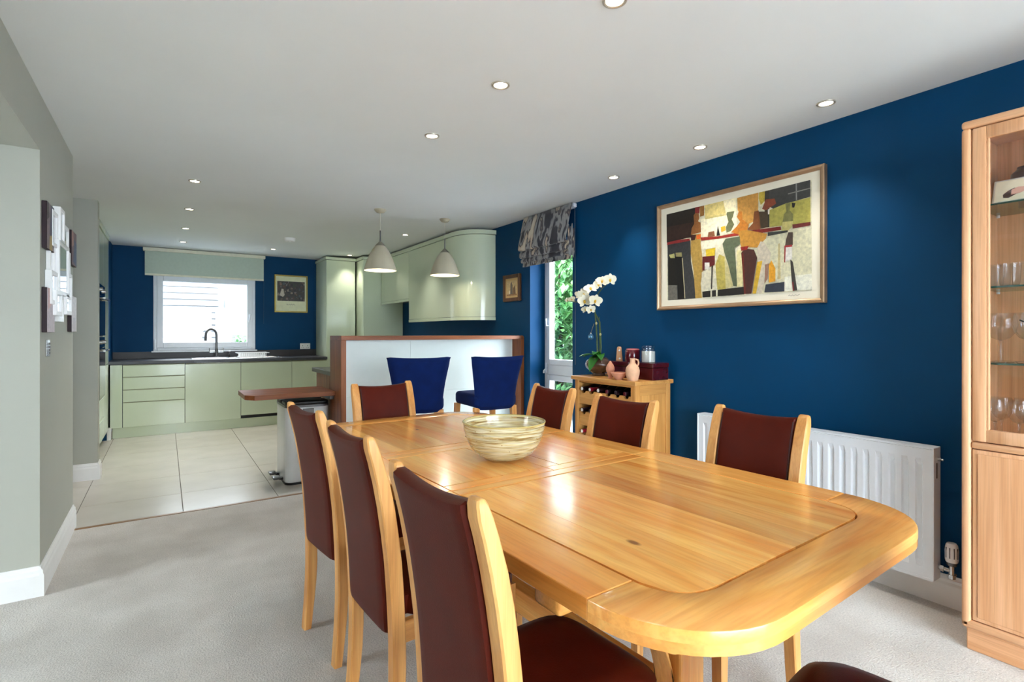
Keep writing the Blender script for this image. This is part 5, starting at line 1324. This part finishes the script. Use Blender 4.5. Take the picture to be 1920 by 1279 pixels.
obj('collar', prism(B(), rrect(.822, 1.178, 4.597, 5.063, .06), .636, .655, 'z'), M_STEELD, bi, True)
for ya, yb in ((4.60, 4.829), (4.831, 5.06)): obj('lid', prism(B(), rrect(.826, 1.174, ya, yb, .05), .656, .682, 'z', bev=.006), M_DARK, bi, True)
obj('side_handle', box(B(), .955, 1.045, 4.593, 4.60, .585, .625, .003), M_STEELD, bi)
for y in (4.74, 4.92):
    pd_ = obj('pedal', box(B(), .745, .80, y-.045, y+.045, .035, .055, .006, 2), M_STEELD, bi, True)
    obj('pedal_arm', box(B(), .795, .826, y-.02, y+.02, .025, .045, .002), M_DARK, pd_)

# ------------------------------------------------------------------ bar stools
def stool(label):
    t = thing('bar_stool', label, 'stool', (0, 0, 0), 0, 'navy bar stools')
    C = lambda n, bm, m, par=t, s=True: obj(n, bm, m, par, s, world=False)
    # upholstered back, local +y = facing direction
    bm = B(); NX, NZ = 16, 14
    def pt(i, j, s):
        u = -1+2*i/NX; v = j/NZ; z = .655+.415*v
        hw = .180+.012*v+.045*max(0, v-.25)**1.4/.66
        if v < .12: hw -= .012*(1-v/.12)**2
        top = .016*(abs(u)**3) if v > .9 else 0
        y = -.215-.05*v*v+.035*u*u
        e = (1-abs(u)**8)*(1-abs(2*v-1)**10)
        y += (.030 if s else -.030)*(max(e, 0)**.4)
        zz = z+top-(.012*abs(u)**9 if v > .95 else 0)-(-.012*abs(u)**9 if v < .05 else 0)
        return (u*hw, y, zz)
    gr = [[[bm.verts.new(pt(i, j, s)) for j in range(NZ+1)] for i in range(NX+1)] for s in (0, 1)]
    for s in (0, 1):
        for i in range(NX):
            for j in range(NZ): bm.faces.new((gr[s][i][j], gr[s][i+1][j], gr[s][i+1][j+1], gr[s][i][j+1]))
    for i in range(NX):
        for j in (0, NZ): bm.faces.new((gr[0][i][j], gr[0][i+1][j], gr[1][i+1][j], gr[1][i][j]))
    for j in range(NZ):
        for i in (0, NX): bm.faces.new((gr[0][i][j], gr[0][i][j+1], gr[1][i][j+1], gr[1][i][j]))
    bmesh.ops.remove_doubles(bm, verts=bm.verts, dist=.0002)
    bmesh.ops.recalc_face_normals(bm, faces=bm.faces)
    C('backrest', bm, M_BLUEF)
    bm = B(); prism(bm, rrect(-.19, .19, -.215, .195, .05), .675, .775, 'z', bev=.028, seg=4); C('seat', bm, M_BLUEF)
    MW = M_CHAIRW('z')
    for sx in (-1, 1):
        for sy in (-1, 1):
            bm = B(); rg = []
            for z, k, h in ((0, 1.16, .014), (.676, 1.0, .021)):
                cx_, cy_ = sx*.165*k, sy*.175*k
                rg.append([bm.verts.new((cx_+a*h, cy_+b*h, z)) for a, b in ((-1, -1), (1, -1), (1, 1), (-1, 1))])
            fs = [bm.faces.new(rg[0]), bm.faces.new(rg[1])]
            for k in range(4): fs.append(bm.faces.new((rg[0][k], rg[0][(k+1) % 4], rg[1][(k+1) % 4], rg[1][k])))
            bmesh.ops.recalc_face_normals(bm, faces=fs); C('leg', bm, MW, s=False)
    for z in (.22,):
        for s_ in (-1, 1):
            C('stretcher', box(B(), -.17, .17, s_*.19-.011, s_*.19+.011, z-.016, z+.016, .002), M_CHAIRW('x'), s=False)
            C('stretcher', box(B(), s_*.18-.011, s_*.18+.011, -.18, .18, z+.05, z+.08, .002), M_CHAIRW('y'), s=False)
    return t
st = stool('navy upholstered bar stool directly behind the far head chair')
st.location = (1.65, 3.835, 0); st.rotation_euler = (0, 0, D(-20))
dup(st, (2.185, 3.70, 0), D(-3), 'navy upholstered bar stool nearer the tall window, its seat showing on the left', 'navy bar stools')

# ------------------------------------------------------------------ pendants
M_SHADE = pm('putty_lamp_shade', (182, 174, 150), .4, var=.02)
def pendant(x, y, label):
    t = thing('pendant_lamp', label, 'lamp', (x, y, 1.83), 0, 'pendant lamps over the bar')
    obj('ceiling_rose', lathe(B(), [(0, -.034), (.012, -.034), (.035, -.028), (.050, -.012), (.054, 0), (0, 0)], x, y, CE, 28), M_SHADE, t, True)
    obj('cord', tube(B(), [(x, y, CE-.033), (x, y, 2.20)], .0022, 6), pm('pale_flex', (210, 206, 190), .5), t)
    obj('rod', tube(B(), [(x, y, 2.205), (x, y, 2.10)], .0062, 10), M_STEELD, t, True)
    obj('cone_cap', lathe(B(), [(0, 2.107), (.010, 2.104), (.020, 2.092), (.046, 2.066), (.047, 2.062), (0, 2.062)], x, y, 0, 28), pm('grey_metal_cap', (132, 128, 116), .4, metal=.5), t, True)
    out = [(.047, 2.062), (.072, 2.03), (.096, 1.985), (.118, 1.935), (.135, 1.885), (.146, 1.845), (.148, 1.835)]
    pr_ = out+[(.145, 1.835)]+[(r-.004, z-.002) for r, z in out[::-1][1:]]
    obj('shade', lathe(B(), pr_, x, y, 0, 40), M_SHADE, t, True)
    bm = B(); bmesh.ops.create_uvsphere(bm, u_segments=16, v_segments=10, radius=.034, matrix=Matrix.Translation((x, y, 1.905))); obj('bulb', bm, emit('warm_bulb', (255, 236, 200), 14.), t, True)
    obj('lamp_holder', lathe(B(), [(0, 2.06), (.018, 2.06), (.018, 1.94), (0, 1.94)], x, y, 0, 16), M_GLOSSWHITE, t, True)
    l = bpy.data.lights.new('pendant_light', 'POINT'); l.energy = PEND_W; l.color = (1., .88, .7); l.shadow_soft_size = .03
    lo = bpy.data.objects.new('pendant_light', l); COL.objects.link(lo); lo.parent = t; lo.location = (0, 0, 1.862-1.83)
pendant(1.658, 4.705, 'putty coloured dome pendant lamp on the left over the bar')
pendant(2.336, 4.741, 'putty coloured dome pendant lamp on the right over the bar')

# ------------------------------------------------------------------ downlights and smoke alarm
M_RING = pm('satin_nickel', (196, 188, 172), .3, metal=.7)
def downlight(x, y, label, k=1.):
    t = thing('downlight', label, 'downlight', (x, y, CE), 0, 'recessed ceiling downlights')
    obj('bezel', lathe(B(), [(.030, 0), (.043, 0), (.042, -.005), (.036, -.007), (.031, -.004), (.030, 0)], x, y, CE, 32), M_RING, t, True)
    obj('lamp_face', lathe(B(), [(0, -.002), (.031, -.002), (.031, 0), (0, 0)], x, y, CE, 28), emit('downlight_lens', (255, 246, 228), 9.), t)
    l = bpy.data.lights.new('downlight_beam', 'SPOT'); l.energy = DOWN_W*k; l.color = (1., .94, .86); l.spot_size = D(85); l.spot_blend = .8; l.shadow_soft_size = .03
    lo = bpy.data.objects.new('downlight_beam', l); COL.objects.link(lo); lo.parent = t; lo.location = (0, 0, -.012)
rowa = ['downlight at the top edge of the picture, in the row above the table', 'middle downlight of the row above the table', 'far downlight of the row above the table']
rowb = ['near downlight of the row along the navy wall', 'downlight above the painting in the row along the navy wall', 'far downlight of the row along the navy wall']
for k, y in enumerate((1.305, 2.04, 2.785)):
    downlight(1.29, y, rowa[k]); downlight(2.742, y, rowb[k], 2.2)
rowc = ['nearest downlight over the kitchen passage', 'second downlight over the kitchen passage', 'third downlight over the kitchen passage', 'farthest downlight over the kitchen passage, near the blind']
for k, y in enumerate((4.595, 5.655, 6.71, 7.705)): downlight(.185, y, rowc[k], 3.)
downlight(1.218, 7.70, 'downlight near the sink window beside the smoke alarm', 3.)
downlight(2.319, 5.733, 'downlight between the two pendant lamps', 2.0)
downlight(2.24, 7.66, 'downlight in front of the corner cupboard', 1.6)
sa = thing('smoke_alarm', 'round white smoke alarm on the kitchen ceiling', 'smoke alarm', (1.247, 6.72, CE))
obj('base', lathe(B(), [(0, 0), (.066, 0), (.066, -.010), (0, -.010)], 1.247, 6.72, CE, 32), M_GLOSSWHITE, sa, True)
obj('cover', lathe(B(), [(.062, -.010), (.062, -.030), (.052, -.040), (.016, -.042), (.014, -.048), (0, -.048)], 1.247, 6.72, CE, 32), M_GLOSSWHITE, sa, True)
